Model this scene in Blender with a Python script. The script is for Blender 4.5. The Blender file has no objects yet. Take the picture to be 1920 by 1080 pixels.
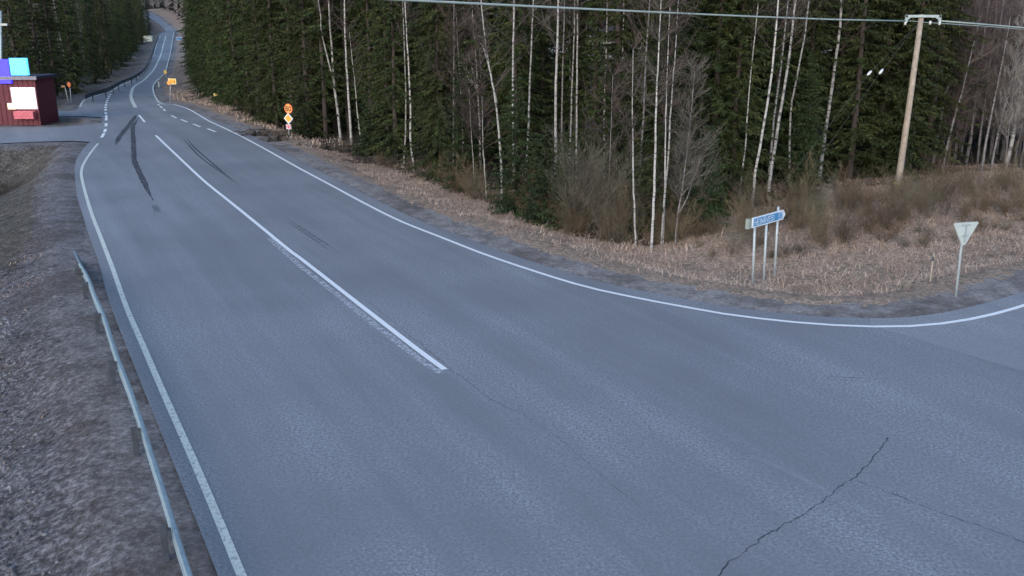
import bpy, bmesh, math, random
import numpy as np
from mathutils import Vector
random.seed(7); RNG = np.random.default_rng(11)
R = math.radians
scene = bpy.context.scene

# ------------------------------------------------------------------ camera
F = 1750.0; PITCH = R(16.2); CAMZ = 8.0
cam = bpy.data.cameras.new("Camera"); cam_o = bpy.data.objects.new("Camera", cam)
scene.collection.objects.link(cam_o); scene.camera = cam_o
cam.sensor_width = 36.0; cam.lens = 36.0*F/1920.0
cam.clip_start = 0.1; cam.clip_end = 5000
cam_o.location = (0, 0, CAMZ); cam_o.rotation_euler = (math.pi/2-PITCH, 0, 0)
# ------------------------------------------------------------------ world, sun, exposure
SUN_EL, SUN_AZ = R(24), R(200)          # azimuth from +Y, clockwise
w = bpy.data.worlds.new("World"); scene.world = w; w.use_nodes = True
nt = w.node_tree; nt.nodes.clear()
sky = nt.nodes.new('ShaderNodeTexSky'); sky.sky_type = 'NISHITA'; sky.sun_disc = False
sky.sun_elevation = SUN_EL; sky.sun_rotation = SUN_AZ; sky.altitude = 100
sky.air_density = 1.0; sky.dust_density = 1.0; sky.ozone_density = 2.6
bg = nt.nodes.new('ShaderNodeBackground'); bg.inputs[1].default_value = 0.12
wo = nt.nodes.new('ShaderNodeOutputWorld')
nt.links.new(sky.outputs[0], bg.inputs[0]); nt.links.new(bg.outputs[0], wo.inputs[0])
sl = bpy.data.lights.new("Sun", 'SUN'); sl.energy = 0.5; sl.angle = R(25); sl.color = (1.0, 0.93, 0.86)
so = bpy.data.objects.new("Sun", sl); scene.collection.objects.link(so)
sd = Vector((math.sin(SUN_AZ)*math.cos(SUN_EL), math.cos(SUN_AZ)*math.cos(SUN_EL), math.sin(SUN_EL)))
so.rotation_euler = sd.to_track_quat('Z', 'Y').to_euler()
scene.view_settings.view_transform = 'Standard'; scene.view_settings.look = 'None'
scene.view_settings.exposure = 1.38; scene.view_settings.gamma = 1.0
scene.render.engine = 'CYCLES'
scene.cycles.max_bounces = 5; scene.cycles.diffuse_bounces = 3; scene.cycles.transparent_max_bounces = 6

# ------------------------------------------------------------------ projection and terrain
FW = np.array([0, math.cos(PITCH), -math.sin(PITCH)]); UP = np.array([0, math.sin(PITCH), math.cos(PITCH)])
C0 = np.array([0, 0, CAMZ])
def ray(px, py): return FW + np.array([1.0, 0, 0])*((px-960)/F) + UP*((540-py)/F)
PY = np.array([-60, 0, 60, 88, 108, 143, 195, 267, 338, 402, 484, 577, 700, 900, 1300.])
PZ = np.array([0, 0, 0, 0, -0.5, -1.15, -1.75, -1.85, -0.85, 1.4, 5.8, 11.5, 22, 42, 70.])
def _slopes():
    h = np.diff(PY); dl = np.diff(PZ)/h; m = np.zeros(len(PY))
    m[1:-1] = np.where(dl[:-1]*dl[1:] > 0, 2*dl[:-1]*dl[1:]/(dl[:-1]+dl[1:]+1e-9), 0); m[-1] = dl[-1]; return m
PM = _slopes()
def prof(y):
    y = np.clip(np.asarray(y, float), PY[0], PY[-1]); i = np.clip(np.searchsorted(PY, y)-1, 0, len(PY)-2)
    h = PY[i+1]-PY[i]; t = (y-PY[i])/h
    return ((2*t**3-3*t**2+1)*PZ[i]+(t**3-2*t**2+t)*h*PM[i]+(-2*t**3+3*t**2)*PZ[i+1]+(t**3-t**2)*h*PM[i+1])
def road_hit(px, py):                    # on the road profile
    d = ray(px, py); t = 5.0
    while t < 1500:
        p = C0+d*t
        if p[2] < prof(p[1]): break
        t += max(0.25, t*0.01)
    a, b = t-max(0.25, t*0.01)*1.1, t
    for _ in range(30):
        m = (a+b)/2; p = C0+d*m
        if p[2] < prof(p[1]): b = m
        else: a = m
    return C0+d*b
def RH(pts): return [road_hit(x, y)[:2] for x, y in pts]

L_ASPH = [(409,1080),(329,878),(255,695),(204,564),(187,499),(166,440),(156,406),(145,370),(140,325),(143,300),(155,280),(169,266)]
SIDE_L = [(130,264),(60,266),(0,269),(-200,276),(-200,238),(0,239),(112,238),(150,235),(190,231),(192,226),(190,220),(150,217.5),(112,218),(0,219),(-200,222),(-200,208),(0,209),(110,208.5),(143,207)]
L_FAR = [(148,200),(158,186),(183,177),(205,171),(225,159),(250,146),(269,131),(284,106),(293,81),(300,64),(309.5,60),(309,55),(299,46),(285,36),(275,31),(268,21)]
R_FAR = [(272,21),(290,27),(306,39),(327,55),(328.5,61),(325,74),(321,97),(313,125),(310,136),(292,155),(288,167),(294,183),(304,192),(325,194)]
R_LINE = [(350,203),(375,217),(392,227),(420,240),(455,257),(505,284),(560,315),(620,347),(681,380),(749,414),(827,445),(906,476),(1000,508),(1095,537),(1190,558),(1280,575),(1380,592),(1513,606.5),(1630,612.5),(1713,611.5),(1780,605),(1847,593),(1920,573),(2000,546),(2150,495),(2300,450)]
def smooth(pts, n=6):
    P = np.array(pts, float); out = []
    for i in range(len(P)-1):
        p0 = P[max(i-1,0)]; p1 = P[i]; p2 = P[i+1]; p3 = P[min(i+2,len(P)-1)]
        for k in range(n):
            t = k/n; out.append(0.5*((2*p1)+(-p0+p2)*t+(2*p0-5*p1+4*p2-p3)*t*t+(-p0+3*p1-3*p2+p3)*t**3))
    out.append(P[-1]); return np.array(out)
def offset(P, d):
    P = np.array(P); T = np.gradient(P, axis=0); T /= np.linalg.norm(T, axis=1)[:,None]+1e-9
    return P+np.stack([T[:,1], -T[:,0]], 1)*d
lw = smooth(RH(L_ASPH), 4); lfar = smooth(RH(L_FAR), 3)
rfar = smooth(RH(R_FAR), 3); rl = smooth(RH(R_LINE), 5)
wd = np.clip(np.linspace(0, 1, len(rl))*8, 0.2, 1.0)
r_asph = offset(rl, -1.0)  # sign fixed below
if r_asph[len(rl)//2][1] < rl[len(rl)//2][1]: r_asph = offset(rl, 1.0)
r_asph = rl+(r_asph-rl)*np.minimum(0.75, np.linspace(0.1, 6, len(rl)))[:,None]
near = [( -3.2, 4.0), (-8.0, 4.0)]
a0 = lw[0]; a1 = lw[4]; dirn = (a0-a1)/np.linalg.norm(a0-a1); start = a0+dirn*14
POLY = np.array([list(start)]+[list(p) for p in lw]+[list(p) for p in RH(SIDE_L)]+[list(p) for p in lfar]
                +[list(p) for p in rfar]+[list(p) for p in r_asph]+[[70, 20],[70,-6],[start[0],-6]])
def seg_dist(X, Y, poly, closed=True):
    D = np.full(X.shape, 1e9); n = len(poly)
    for i in range(n if closed else n-1):
        a = poly[i]; b = poly[(i+1)%n]; ab = b-a; L2 = ab@ab+1e-12
        t = np.clip(((X-a[0])*ab[0]+(Y-a[1])*ab[1])/L2, 0, 1)
        D = np.minimum(D, (X-a[0]-t*ab[0])**2+(Y-a[1]-t*ab[1])**2)
    return np.sqrt(D)
def inside(X, Y, poly):
    c = np.zeros(X.shape, bool); n = len(poly)
    for i in range(n):
        x1, y1 = poly[i]; x2, y2 = poly[(i+1)%n]
        if y1 == y2: continue
        m = ((y1 > Y) != (y2 > Y)) & (X < (x2-x1)*(Y-y1)/(y2-y1)+x1); c ^= m
    return c
def sst(x, a, b):
    t = np.clip((x-a)/(b-a), 0, 1); return t*t*(3-2*t)
def vnoise(X, Y, s, seed=0):
    X = X/s; Y = Y/s; xi = np.floor(X).astype(int); yi = np.floor(Y).astype(int); fx = X-xi; fy = Y-yi
    fx = fx*fx*(3-2*fx); fy = fy*fy*(3-2*fy)
    def h(a, b): v = np.sin(a*127.1+b*311.7+seed*74.7)*43758.5453; return v-np.floor(v)
    return (h(xi,yi)*(1-fx)+h(xi+1,yi)*fx)*(1-fy)+(h(xi,yi+1)*(1-fx)+h(xi+1,yi+1)*fx)*fy
LEFTLINE = np.array([list(start)]+[list(p) for p in lw[::3]]+[list(p) for p in lfar[::3]])
def left_of(X, Y):                       # west of the main road's left edge
    o = np.argsort(LEFTLINE[:,1]); return X < np.interp(Y, LEFTLINE[o,1], LEFTLINE[o,0])
def terrain(X, Y):
    X = np.asarray(X, float); Y = np.asarray(Y, float)
    d = seg_dist(X, Y, POLY); ins = inside(X, Y, POLY); d = np.where(ins, -d, d); lf = left_of(X, Y)
    base = prof(Y)
    under = -(0.035+0.0009*np.clip(Y, 0, 600))
    bump = (vnoise(X,Y,2.3,1)-.5)*.14+(vnoise(X,Y,.7,2)-.5)*.07+(vnoise(X,Y,9,3)-.5)*.3
    right = -0.45*sst(d,1.6,4.0)+0.5*sst(d,4.5,9.0)+bump*sst(d,0.8,3)
    # left: embankment falling away beside the guardrail, hollow further on
    fall = 1-sst(Y, 56, 66)
    ln = -0.32*np.clip(d-1.3, 0, 6.5)*fall-0.4*sst(d,1.5,5)*(1-fall)*sst(Y,100,120)+bump*sst(d,0.6,2.5)
    hol = -1.3*np.exp(-(((X+30)/5.5)**2+((Y-55)/5.5)**2))*sst(d,0.8,4)
    bank = sst(Y,100,130)*1.2*sst(d,3,12)
    out = np.where(lf, ln+hol+bank, right)
    out = out+ (lf==False)*sst(Y,100,130)*1.0*sst(d,3,12)
    o = np.where(d <= 0, under, under*(1-sst(d,0,0.35))+out*sst(d,0,0.35))
    return base+o, d, lf
def hit(px, py):
    d = ray(px, py); ts = np.concatenate([np.arange(8,120,0.4), np.geomspace(120, 1400, 200)])
    P = C0[None]+d[None]*ts[:,None]; z = terrain(P[:,0], P[:,1])[0]
    i = int(np.argmax(P[:,2] < z))
    if i == 0: i = len(ts)-1
    a, b = ts[i-1], ts[i]; za = P[i-1,2]-z[i-1]; zb = P[i,2]-z[i]; t = a+(b-a)*za/(za-zb+1e-9)
    p = C0+d*t; p[2] = float(terrain(p[:1], p[1:2])[0][0]); return p
def at_y(px, py, Y):                     # the point of the vertical plane y = Y seen at this direction
    d = ray(px, py); return C0+d*(Y/d[1])
def gz(x, y): return float(terrain(np.array([x]), np.array([y]))[0][0])

# ------------------------------------------------------------------ materials
def new_mat(name):
    m = bpy.data.materials.new(name); m.use_nodes = True; t = m.node_tree
    return m, t, t.nodes['Principled BSDF']
def plain(name, col, rough=.7, metal=0., var=.18, scale=6., bump=0., emit=0.):
    m, t, b = new_mat(name); N = t.nodes; L = t.links
    tc = N.new('ShaderNodeTexCoord'); n = N.new('ShaderNodeTexNoise'); n.inputs['Scale'].default_value = scale; n.inputs['Detail'].default_value = 5
    L.new(tc.outputs['Object'], n.inputs['Vector'])
    r = N.new('ShaderNodeValToRGB'); r.color_ramp.elements[0].position = .3; r.color_ramp.elements[1].position = .7
    r.color_ramp.elements[0].color = (*[c*(1-var) for c in col], 1); r.color_ramp.elements[1].color = (*[min(1, c*(1+var)) for c in col], 1)
    L.new(n.outputs['Fac'], r.inputs[0]); L.new(r.outputs[0], b.inputs['Base Color'])
    b.inputs['Roughness'].default_value = rough; b.inputs['Metallic'].default_value = metal
    if bump:
        bn = N.new('ShaderNodeBump'); bn.inputs['Strength'].default_value = bump; L.new(n.outputs['Fac'], bn.inputs['Height']); L.new(bn.outputs[0], b.inputs['Normal'])
    if emit:
        L.new(r.outputs[0], b.inputs['Emission Color']); b.inputs['Emission Strength'].default_value = emit
    return m
def nz(t, vec, scale, detail=4, rough=.6, dims=None):
    n = t.nodes.new('ShaderNodeTexNoise'); n.inputs['Scale'].default_value = scale; n.inputs['Detail'].default_value = detail; n.inputs['Roughness'].default_value = rough
    t.links.new(vec, n.inputs['Vector']); return n.outputs['Fac']
def ramp(t, fac, stops):
    r = t.nodes.new('ShaderNodeValToRGB'); e = r.color_ramp.elements
    while len(e) < len(stops): e.new(0.5)
    for k, (p, c) in enumerate(stops):
        e[k].position = p; e[k].color = (*(c if hasattr(c, '__len__') else (c,c,c)), 1)
    t.links.new(fac, r.inputs[0]); return r.outputs[0]
def mixc(t, fac, a, b, mode='MIX'):
    m = t.nodes.new('ShaderNodeMix'); m.data_type = 'RGBA'; m.blend_type = mode
    for s, v in ((m.inputs[0], fac), (m.inputs[6], a), (m.inputs[7], b)):
        if isinstance(v, (int, float)): s.default_value = v
        elif isinstance(v, tuple): s.default_value = (*v, 1)
        else: t.links.new(v, s)
    return m.outputs[2]
def mth(t, op, a, b=None, c=None):
    m = t.nodes.new('ShaderNodeMath'); m.operation = op
    for i, v in enumerate((a, b, c)):
        if v is None: continue
        if isinstance(v, (int, float)): m.inputs[i].default_value = v
        else: t.links.new(v, m.inputs[i])
    return m.outputs[0]
def mapped(t, scale=(1,1,1), rot=(0,0,0)):
    tc = t.nodes.new('ShaderNodeTexCoord'); mp = t.nodes.new('ShaderNodeMapping')
    mp.inputs['Scale'].default_value = scale; mp.inputs['Rotation'].default_value = rot
    t.links.new(tc.outputs['Object'], mp.inputs[0]); return mp.outputs[0]
def asphalt(name, tone, tint=(1.0,1.0,1.0)):
    m, t, b = new_mat(name); L = t.links
    v = mapped(t)
    # rotate so that x runs across the road, y along it
    tr = t.nodes.new('ShaderNodeVectorRotate'); tr.rotation_type = 'Z_AXIS'; tr.inputs['Angle'].default_value = R(-28.0)
    L.new(v, tr.inputs['Vector'])
    st = t.nodes.new('ShaderNodeMapping'); st.inputs['Scale'].default_value = (1.0, 0.05, 1); L.new(tr.outputs[0], st.inputs[0])
    streak = nz(t, st.outputs[0], 0.75, 4, .6); patch = nz(t, v, 0.16, 3, .5)
    grain = nz(t, v, 17, 4, .85); grit = nz(t, v, 7, 3, .7)
    vo = t.nodes.new('ShaderNodeTexVoronoi'); vo.inputs['Scale'].default_value = 15; L.new(v, vo.inputs['Vector'])
    c = lambda k: tuple(tone*k*q for q in tint)
    base = ramp(t, streak, [(.3, c(.89)), (.5, c(.98)), (.68, c(1.12))])
    base = mixc(t, .7, base, ramp(t, patch, [(.35, .86), (.65, 1.1)]), 'MULTIPLY')
    worn = ramp(t, mth(t, 'MULTIPLY', streak, patch), [(.19, 0.22), (.32, 1.0)])
    g = mixc(t, mth(t, 'MULTIPLY', worn, .95), (1.,1.,1.), ramp(t, grain, [(.38, .5), (.5, .97), (.62, 1.7)]), 'MIX')
    base = mixc(t, .85, base, g, 'MULTIPLY')
    chips = ramp(t, vo.outputs['Distance'], [(.0, 1.5), (.22, 1.02), (.6, .82)])
    base = mixc(t, .4, base, chips, 'MULTIPLY')
    L.new(base, b.inputs['Base Color'])
    b.inputs['Roughness'].default_value = .8; b.inputs['Specular IOR Level'].default_value = .35
    bp = t.nodes.new('ShaderNodeBump'); bp.inputs['Strength'].default_value = .35; bp.inputs['Distance'].default_value = .01
    L.new(mth(t, 'ADD', grain, grit), bp.inputs['Height']); L.new(bp.outputs[0], b.inputs['Normal'])
    return m
M = {}
M['asphalt'] = asphalt('asphalt', .235, (.96,1.0,1.06))
M['asphalt_side'] = asphalt('asphalt_side', .27, (.97,1.0,1.05))
def paint(name, col, lo, hi):
    m, t, b = new_mat(name); v = mapped(t)
    n = nz(t, v, 9, 6, .75)
    b.inputs['Roughness'].default_value = .6
    t.links.new(mixc(t, ramp(t, n, [(lo, 0.), (hi, 1.)]), (.24,.24,.25), col), b.inputs['Base Color']); return m
M['paint'] = paint('road_paint', (.82,.83,.82), .26, .40)
M['paint_old'] = paint('old_road_paint', (.64,.66,.56), .34, .50)
M['paint_ghost'] = paint('ghost_paint', (.50,.51,.54), .44, .60)
def flecked(name, col, lo, hi, scale=7, maxa=1.0):   # worn coating through which the road shows
    m, t, b = new_mat(name); v = mapped(t); n = nz(t, v, scale, 5, .7)
    b.inputs['Base Color'].default_value = (*col, 1); b.inputs['Roughness'].default_value = .75
    t.links.new(mth(t, 'MULTIPLY', ramp(t, n, [(lo, 0.), (hi, 1.)]), maxa), b.inputs['Alpha']); return m
M['rubber'] = flecked('tyre_rubber', (.035,.036,.045), .30, .55, 5, .8)
M['rubber_faint'] = flecked('faint_rubber', (.05,.05,.06), .38, .65, 5, .5)
M['ghost'] = flecked('ghost_line', (.62,.64,.68), .42, .6, 9, .75)
M['ghost_faint'] = flecked('ghost_line_faint', (.45,.47,.5), .3, .6, 5, .3)
M['crack'] = flecked('crack', (.055,.055,.065), .25, .5, 6, .7)
M['crackf'] = flecked('crack_faint', (.05,.05,.06), .3, .6, 3, .7)

# ------------------------------------------------------------------ object helpers
COL = scene.collection
def tag(o, label=None, cat=None, group=None, kind=None):
    if label: o['label'] = label
    if cat: o['category'] = cat
    if group: o['group'] = group
    if kind: o['kind'] = kind
    return o
def empty(name, loc=(0,0,0), rz=0, label=None, cat=None, group=None):
    o = bpy.data.objects.new(name, None); COL.objects.link(o); o.location = loc; o.rotation_euler = (0,0,rz)
    o.empty_display_size = .3
    return tag(o, label, cat, group)
def mesh(name, V, Fc, mat, smooth=False):
    me = bpy.data.meshes.new(name); V = np.asarray(V, float)
    if isinstance(Fc, np.ndarray) and Fc.ndim == 2:
        n, k = Fc.shape; me.vertices.add(len(V)); me.vertices.foreach_set('co', V.ravel().astype('f'))
        me.loops.add(n*k); me.loops.foreach_set('vertex_index', Fc.ravel().astype('i'))
        me.polygons.add(n); me.polygons.foreach_set('loop_start', (np.arange(n)*k).astype('i'))
        me.update(calc_edges=True)
    else:
        me.from_pydata([tuple(v) for v in V], [], [tuple(f) for f in Fc]); me.update()
    if smooth: me.polygons.foreach_set('use_smooth', np.ones(len(me.polygons), bool))
    for mm in (mat if isinstance(mat, (list, tuple)) else [mat]): me.materials.append(mm)
    return me
def obj(name, me, parent=None, loc=(0,0,0)):
    o = bpy.data.objects.new(name, me); COL.objects.link(o); o.parent = parent; o.location = loc; return o
class MB:
    def __init__(s): s.V = []; s.F = []
    def add(s, V, Fc):
        k = len(s.V); s.V += [tuple(v) for v in V]; s.F += [tuple(i+k for i in f) for f in Fc]
    def box(s, c, d, ax=None):
        A = np.eye(3) if ax is None else np.array(ax, float)
        c = np.array(c, float); P = [c+A[0]*x*d[0]/2+A[1]*y*d[1]/2+A[2]*z*d[2]/2 for x in (-1,1) for y in (-1,1) for z in (-1,1)]
        s.add(P, [(0,1,3,2),(4,6,7,5),(0,4,5,1),(2,3,7,6),(0,2,6,4),(1,5,7,3)])
    def tube(s, pts, rad, n=8, cap=True):
        P = [np.array(p, float) for p in pts]
        if not hasattr(rad, '__len__'): rad = [rad]*len(P)
        ref = np.array([0.31,0.93,.17]); k = len(s.V)
        for i, p in enumerate(P):
            tg = P[min(i+1,len(P)-1)]-P[max(i-1,0)]; tg /= np.linalg.norm(tg)+1e-9
            u = np.cross(tg, ref if abs(tg@ref) < .95 else np.array([1,0,0])); u /= np.linalg.norm(u); v = np.cross(tg, u)
            for j in range(n):
                a = 2*math.pi*j/n; s.V.append(tuple(p+(u*math.cos(a)+v*math.sin(a))*rad[i]))
        for i in range(len(P)-1):
            for j in range(n):
                j2 = (j+1)%n; s.F.append((k+i*n+j, k+i*n+j2, k+(i+1)*n+j2, k+(i+1)*n+j))
        if cap:
            s.F.append(tuple(k+j for j in range(n))[::-1]); s.F.append(tuple(k+(len(P)-1)*n+j for j in range(n)))
    def prism(s, pts2, o, U, V, N, th):       # closed outline in the U,V plane, thickness th along N
        o = np.array(o, float); U, V, N = map(lambda q: np.array(q, float), (U, V, N)); n = len(pts2)
        A = [o+U*a+V*b+N*th/2 for a, b in pts2]; B = [o+U*a+V*b-N*th/2 for a, b in pts2]
        s.add(A+B, [tuple(range(n)), tuple(range(2*n-1, n-1, -1))]+[(i, i+n, (i+1)%n+n, (i+1)%n) for i in range(n)])
    def build(s, name, mat, parent=None, smooth=False, loc=(0,0,0)): return obj(name, mesh(name, s.V, s.F, mat, smooth), parent, loc)

# ------------------------------------------------------------------ ground sheet
def axis(parts):
    out = []
    for a, b, st in parts: out += list(np.arange(a, b, st))
    out.append(parts[-1][1]); return np.array(out)
gx = axis([(-700,-300,25),(-300,-160,5),(-160,-70,2.0),(-70,-45,.9),(-45,52,.34),(52,90,1.5),(90,200,8),(200,800,40)])
gy = axis([(-40,6,3),(6,64,.34),(64,110,.6),(110,200,1.6),(200,600,4),(600,1400,25)])
GX, GY = np.meshgrid(gx, gy); GZ, GD, GL = terrain(GX, GY)
nx, ny = len(gx), len(gy)
idx = np.arange(nx*ny).reshape(ny, nx)
Fq = np.stack([idx[:-1,:-1], idx[:-1,1:], idx[1:,1:], idx[1:,:-1]], -1).reshape(-1, 4)
gm = mesh('ground', np.stack([GX, GY, GZ], -1).reshape(-1, 3), Fq, plain('tmp', (.1,.1,.1)), True)
FOREST_EDGE_PX = [(366,112),(372,145),(384,172),(410,191),(450,212),(500,232),(560,256),(620,282),(700,308),(780,330),(850,362),(950,392),(1030,422),(1080,446),(1200,462),(1290,452),(1350,405),(1400,392),(1460,378),(1540,352),(1640,350),(1720,345),(1800,322),(1930,318)]
FE = np.array([hit(*p)[:2] for p in FOREST_EDGE_PX])
def in_forest(X, Y):
    poly = np.vstack([FE, [[90, FE[-1][1]+2], [90, 200], [-20, 200]]]); return inside(X, Y, poly)
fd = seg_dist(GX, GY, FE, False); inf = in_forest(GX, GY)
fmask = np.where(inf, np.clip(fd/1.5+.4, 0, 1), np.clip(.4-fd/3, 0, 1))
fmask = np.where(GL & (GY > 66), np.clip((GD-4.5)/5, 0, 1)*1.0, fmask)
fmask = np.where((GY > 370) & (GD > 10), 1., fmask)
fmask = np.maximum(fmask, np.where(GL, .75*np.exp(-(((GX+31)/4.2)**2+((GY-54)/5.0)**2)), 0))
grav_r = 1-sst(GD, .2, 2.3)
lside = GL & (GY < 66)
grav_l = np.clip(1-sst(GD, 1.2, 2.6) + (1-sst(GY, 26, 37))*1.0, 0, 1)
mask = np.zeros((ny, nx, 4), 'f'); mask[...,3] = 1
mask[...,0] = np.where(GL, np.where(GY < 66, grav_l, 1-sst(GD,.8,2)), grav_r)
mask[...,1] = fmask
mask[...,2] = np.where(GL, .45+.55*sst(GD, .5, 2.2), 0.0)
ca = gm.color_attributes.new('zone', 'FLOAT_COLOR', 'POINT'); ca.data.foreach_set('color', mask.ravel())
def ground_mat():
    m, t, b = new_mat('ground_soil'); L = t.links; v = mapped(t)
    at = t.nodes.new('ShaderNodeAttribute'); at.attribute_name = 'zone'
    sp = t.nodes.new('ShaderNodeSeparateColor'); L.new(at.outputs['Color'], sp.inputs[0])
    fine = nz(t, v, 7, 7, .8); mid = nz(t, v, 1.6, 6, .65); big = nz(t, v, .3, 4, .6)
    grass = ramp(t, fine, [(.34,(.11,.078,.056)), (.5,(.34,.245,.18)), (.66,(.58,.44,.34))])
    grass = mixc(t, mth(t,'MULTIPLY', ramp(t, mid, [(.48,0.),(.64,1.)]), .6), grass, (.12,.115,.075))
    lgrass = ramp(t, fine, [(.34,(.03,.027,.023)), (.5,(.10,.088,.076)), (.66,(.20,.18,.155))]); lgrass = mixc(t, .8, lgrass, ramp(t, mid, [(.36,.45),(.6,1.2)]), 'MULTIPLY')
    grass = mixc(t, sp.outputs[2], grass, lgrass)
    gravel = ramp(t, fine, [(.38,(.028,.026,.027)), (.5,(.105,.097,.10)), (.60,(.29,.275,.28))])
    rough_zone = ramp(t, big, [(.36,0.45),(.55,1.)])
    gravel = mixc(t, rough_zone, ramp(t, fine, [(.36,(.085,.077,.076)), (.64,(.155,.142,.142))]), gravel)
    rg = ramp(t, fine, [(.30,(.13,.12,.115)), (.5,(.25,.228,.215)), (.70,(.40,.37,.345))])
    gravel = mixc(t, sp.outputs[2], rg, gravel)
    gravel = mixc(t, .8, gravel, ramp(t, mid, [(.35,.55),(.6,1.2)]), 'MULTIPLY')
    gravel = mixc(t, mth(t,'MULTIPLY', ramp(t, big, [(.47,0.),(.62,1.)]), .55), gravel, (.085,.065,.055))
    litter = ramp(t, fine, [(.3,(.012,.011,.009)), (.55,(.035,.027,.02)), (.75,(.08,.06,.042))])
    gfac = mth(t, 'GREATER_THAN', mth(t, 'ADD', sp.outputs[0], mth(t,'MULTIPLY', mth(t,'SUBTRACT', mid, .5), 1.3)), .5)
    c = mixc(t, gfac, grass, gravel)
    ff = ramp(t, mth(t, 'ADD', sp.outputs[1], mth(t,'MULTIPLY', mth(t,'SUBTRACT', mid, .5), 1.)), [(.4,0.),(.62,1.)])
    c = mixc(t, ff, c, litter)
    L.new(c, b.inputs['Base Color']); b.inputs['Roughness'].default_value = .95; b.inputs['Specular IOR Level'].default_value = .15
    bp = t.nodes.new('ShaderNodeBump'); bp.inputs['Strength'].default_value = .7; bp.inputs['Distance'].default_value = .05
    L.new(mth(t,'ADD', fine, mid), bp.inputs['Height']); L.new(bp.outputs[0], b.inputs['Normal']); return m
gm.materials.clear(); gm.materials.append(ground_mat())
tag(obj('ground', gm), 'verges, gravel slope and forest floor round the road junction', kind='structure')

# ------------------------------------------------------------------ road sheets
def sheet(name, poly, mat, eps, label):
    bm = bmesh.new(); f = bm.faces.new([bm.verts.new((x, y, 0)) for x, y in poly]); bm.normal_update()
    bmesh.ops.triangulate(bm, faces=[f])
    ys = list(np.arange(84, 200, 4))+list(np.arange(200, 640, 8))
    for y in ys:
        bmesh.ops.bisect_plane(bm, geom=bm.verts[:]+bm.edges[:]+bm.faces[:], plane_co=(0,y,0), plane_no=(0,1,0), dist=1e-5)
    for v in bm.verts: v.co.z = float(prof(v.co.y))+eps
    for q in bm.faces:
        if q.normal.z < 0: q.normal_flip()
    me = bpy.data.meshes.new(name); bm.to_mesh(me); bm.free(); me.materials.append(mat)
    return tag(obj(name, me), label, kind='structure')
sheet('road', POLY, M['asphalt'], 0.0, 'grey asphalt main road curving away downhill and up the far hill')
SR = [(1632,611.5),(1700,630),(1780,655),(1860,680),(1920,697),(2100,750),(2400,800)]
srw = smooth(RH(SR), 3); rr = r_asph[[k for k in range(len(r_asph)) if r_asph[k][0] > srw[0][0]+.1]]
sheet('side_road', np.array([list(p) for p in srw]+[[68,20.5]]+[list(p) for p in rr[::-1]])[:,:2], M['asphalt_side'], 0.004, 'lighter asphalt of the side road joining at the right edge')

def strip(P, wdt, eps, taper=0, jit=0.0):
    P = np.array(P); n = len(P); T = np.gradient(P, axis=0); T /= np.linalg.norm(T, axis=1)[:,None]+1e-9
    Nn = np.stack([T[:,1], -T[:,0]], 1); wv = np.full(n, wdt, float) if not hasattr(wdt, '__len__') else np.array(wdt)
    if taper: k = np.minimum(np.arange(n), np.arange(n)[::-1])/max(1, n*taper); wv = wv*np.clip(k, .15, 1)
    if jit: wv = wv*(1+RNG.uniform(-jit, jit, n)); P = P+Nn*RNG.uniform(-jit, jit, n)[:,None]*wdt*.5
    A = P+Nn*wv[:,None]/2; B = P-Nn*wv[:,None]/2
    V = [(a[0], a[1], float(prof(a[1]))+eps) for a in A]+[(a[0], a[1], float(prof(a[1]))+eps) for a in B]
    return V, [(i, i+1, n+i+1, n+i) for i in range(n-1)]
def res(P, st):
    P = np.array(P); s = np.r_[0, np.cumsum(np.linalg.norm(np.diff(P, axis=0), axis=1))]; q = np.linspace(0, s[-1], max(2, int(s[-1]/st)+1))
    return np.stack([np.interp(q, s, P[:,0]), np.interp(q, s, P[:,1])], 1)
def marks(name, lines, mat, eps, label, st=1.0, sm=4, **kw):
    b = MB()
    for px, wdt in lines:
        P = RH(px); P = smooth(P, sm) if len(P) > 2 else np.array(P)
        V, Fc = strip(res(P, st), wdt, eps, **kw); b.add(V, Fc)
    o = b.build(name, mat); return tag(o, label, kind='structure')
E1 = .008
LEFT_LINE = [(475,1130),(453,1080),(410,975),(367,873),(330,790),(296,713),(266,643),(237,576),(210,500),(187,440),(171,398),(156,346),(153,318),(166,292),(184,269)]
marks('edge_line', [(LEFT_LINE, .14)], M['paint_old'], E1, 'cream edge line along the left side of the near road')
marks('edge_line', [([(325,196)]+R_LINE, .15)], M['paint'], E1, 'white edge line sweeping along the right verge into the side road')
marks('edge_line', [([(325,196),(303,194.5),(293,185),(287,167),(291,155),(310,136),(313,125),(320,97),(323.5,74),(326,61)], .18)], M['paint_old'], E1, 'edge line on the right of the far road')
marks('edge_line', [([(207,172.5),(225,161),(250,147.5),(270,132),(285,107),(294,82),(301,66)], .16)], M['paint_old'], E1, 'edge line on the left of the far road')
marks('edge_line', [([(150,200),(160,186.5),(183,178.5),(207,172.5)], .15)], M['paint_old'], E1, 'short curved edge line at the left lay-by')
marks('centre_line', [([(292,254),(330,290),(380,337),(430,377.5),(480,418),(542,469),(560,482),(610,521),(670,568),(733,617),(790,661),(834,693)], .15)], M['paint'], E1, 'solid white centre line on the near road')
marks('centre_line', [([(254,202),(247,187),(246,175),(252,162),(270,150),(287,132),(300,107),(306,85),(311,67)], .32)], M['paint_old'], E1, 'worn centre line climbing the far road')
marks('centre_line', [([(260.5,216),(271.5,229)], .17)], M['paint'], E1, 'single white centre dash at the junction')
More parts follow.
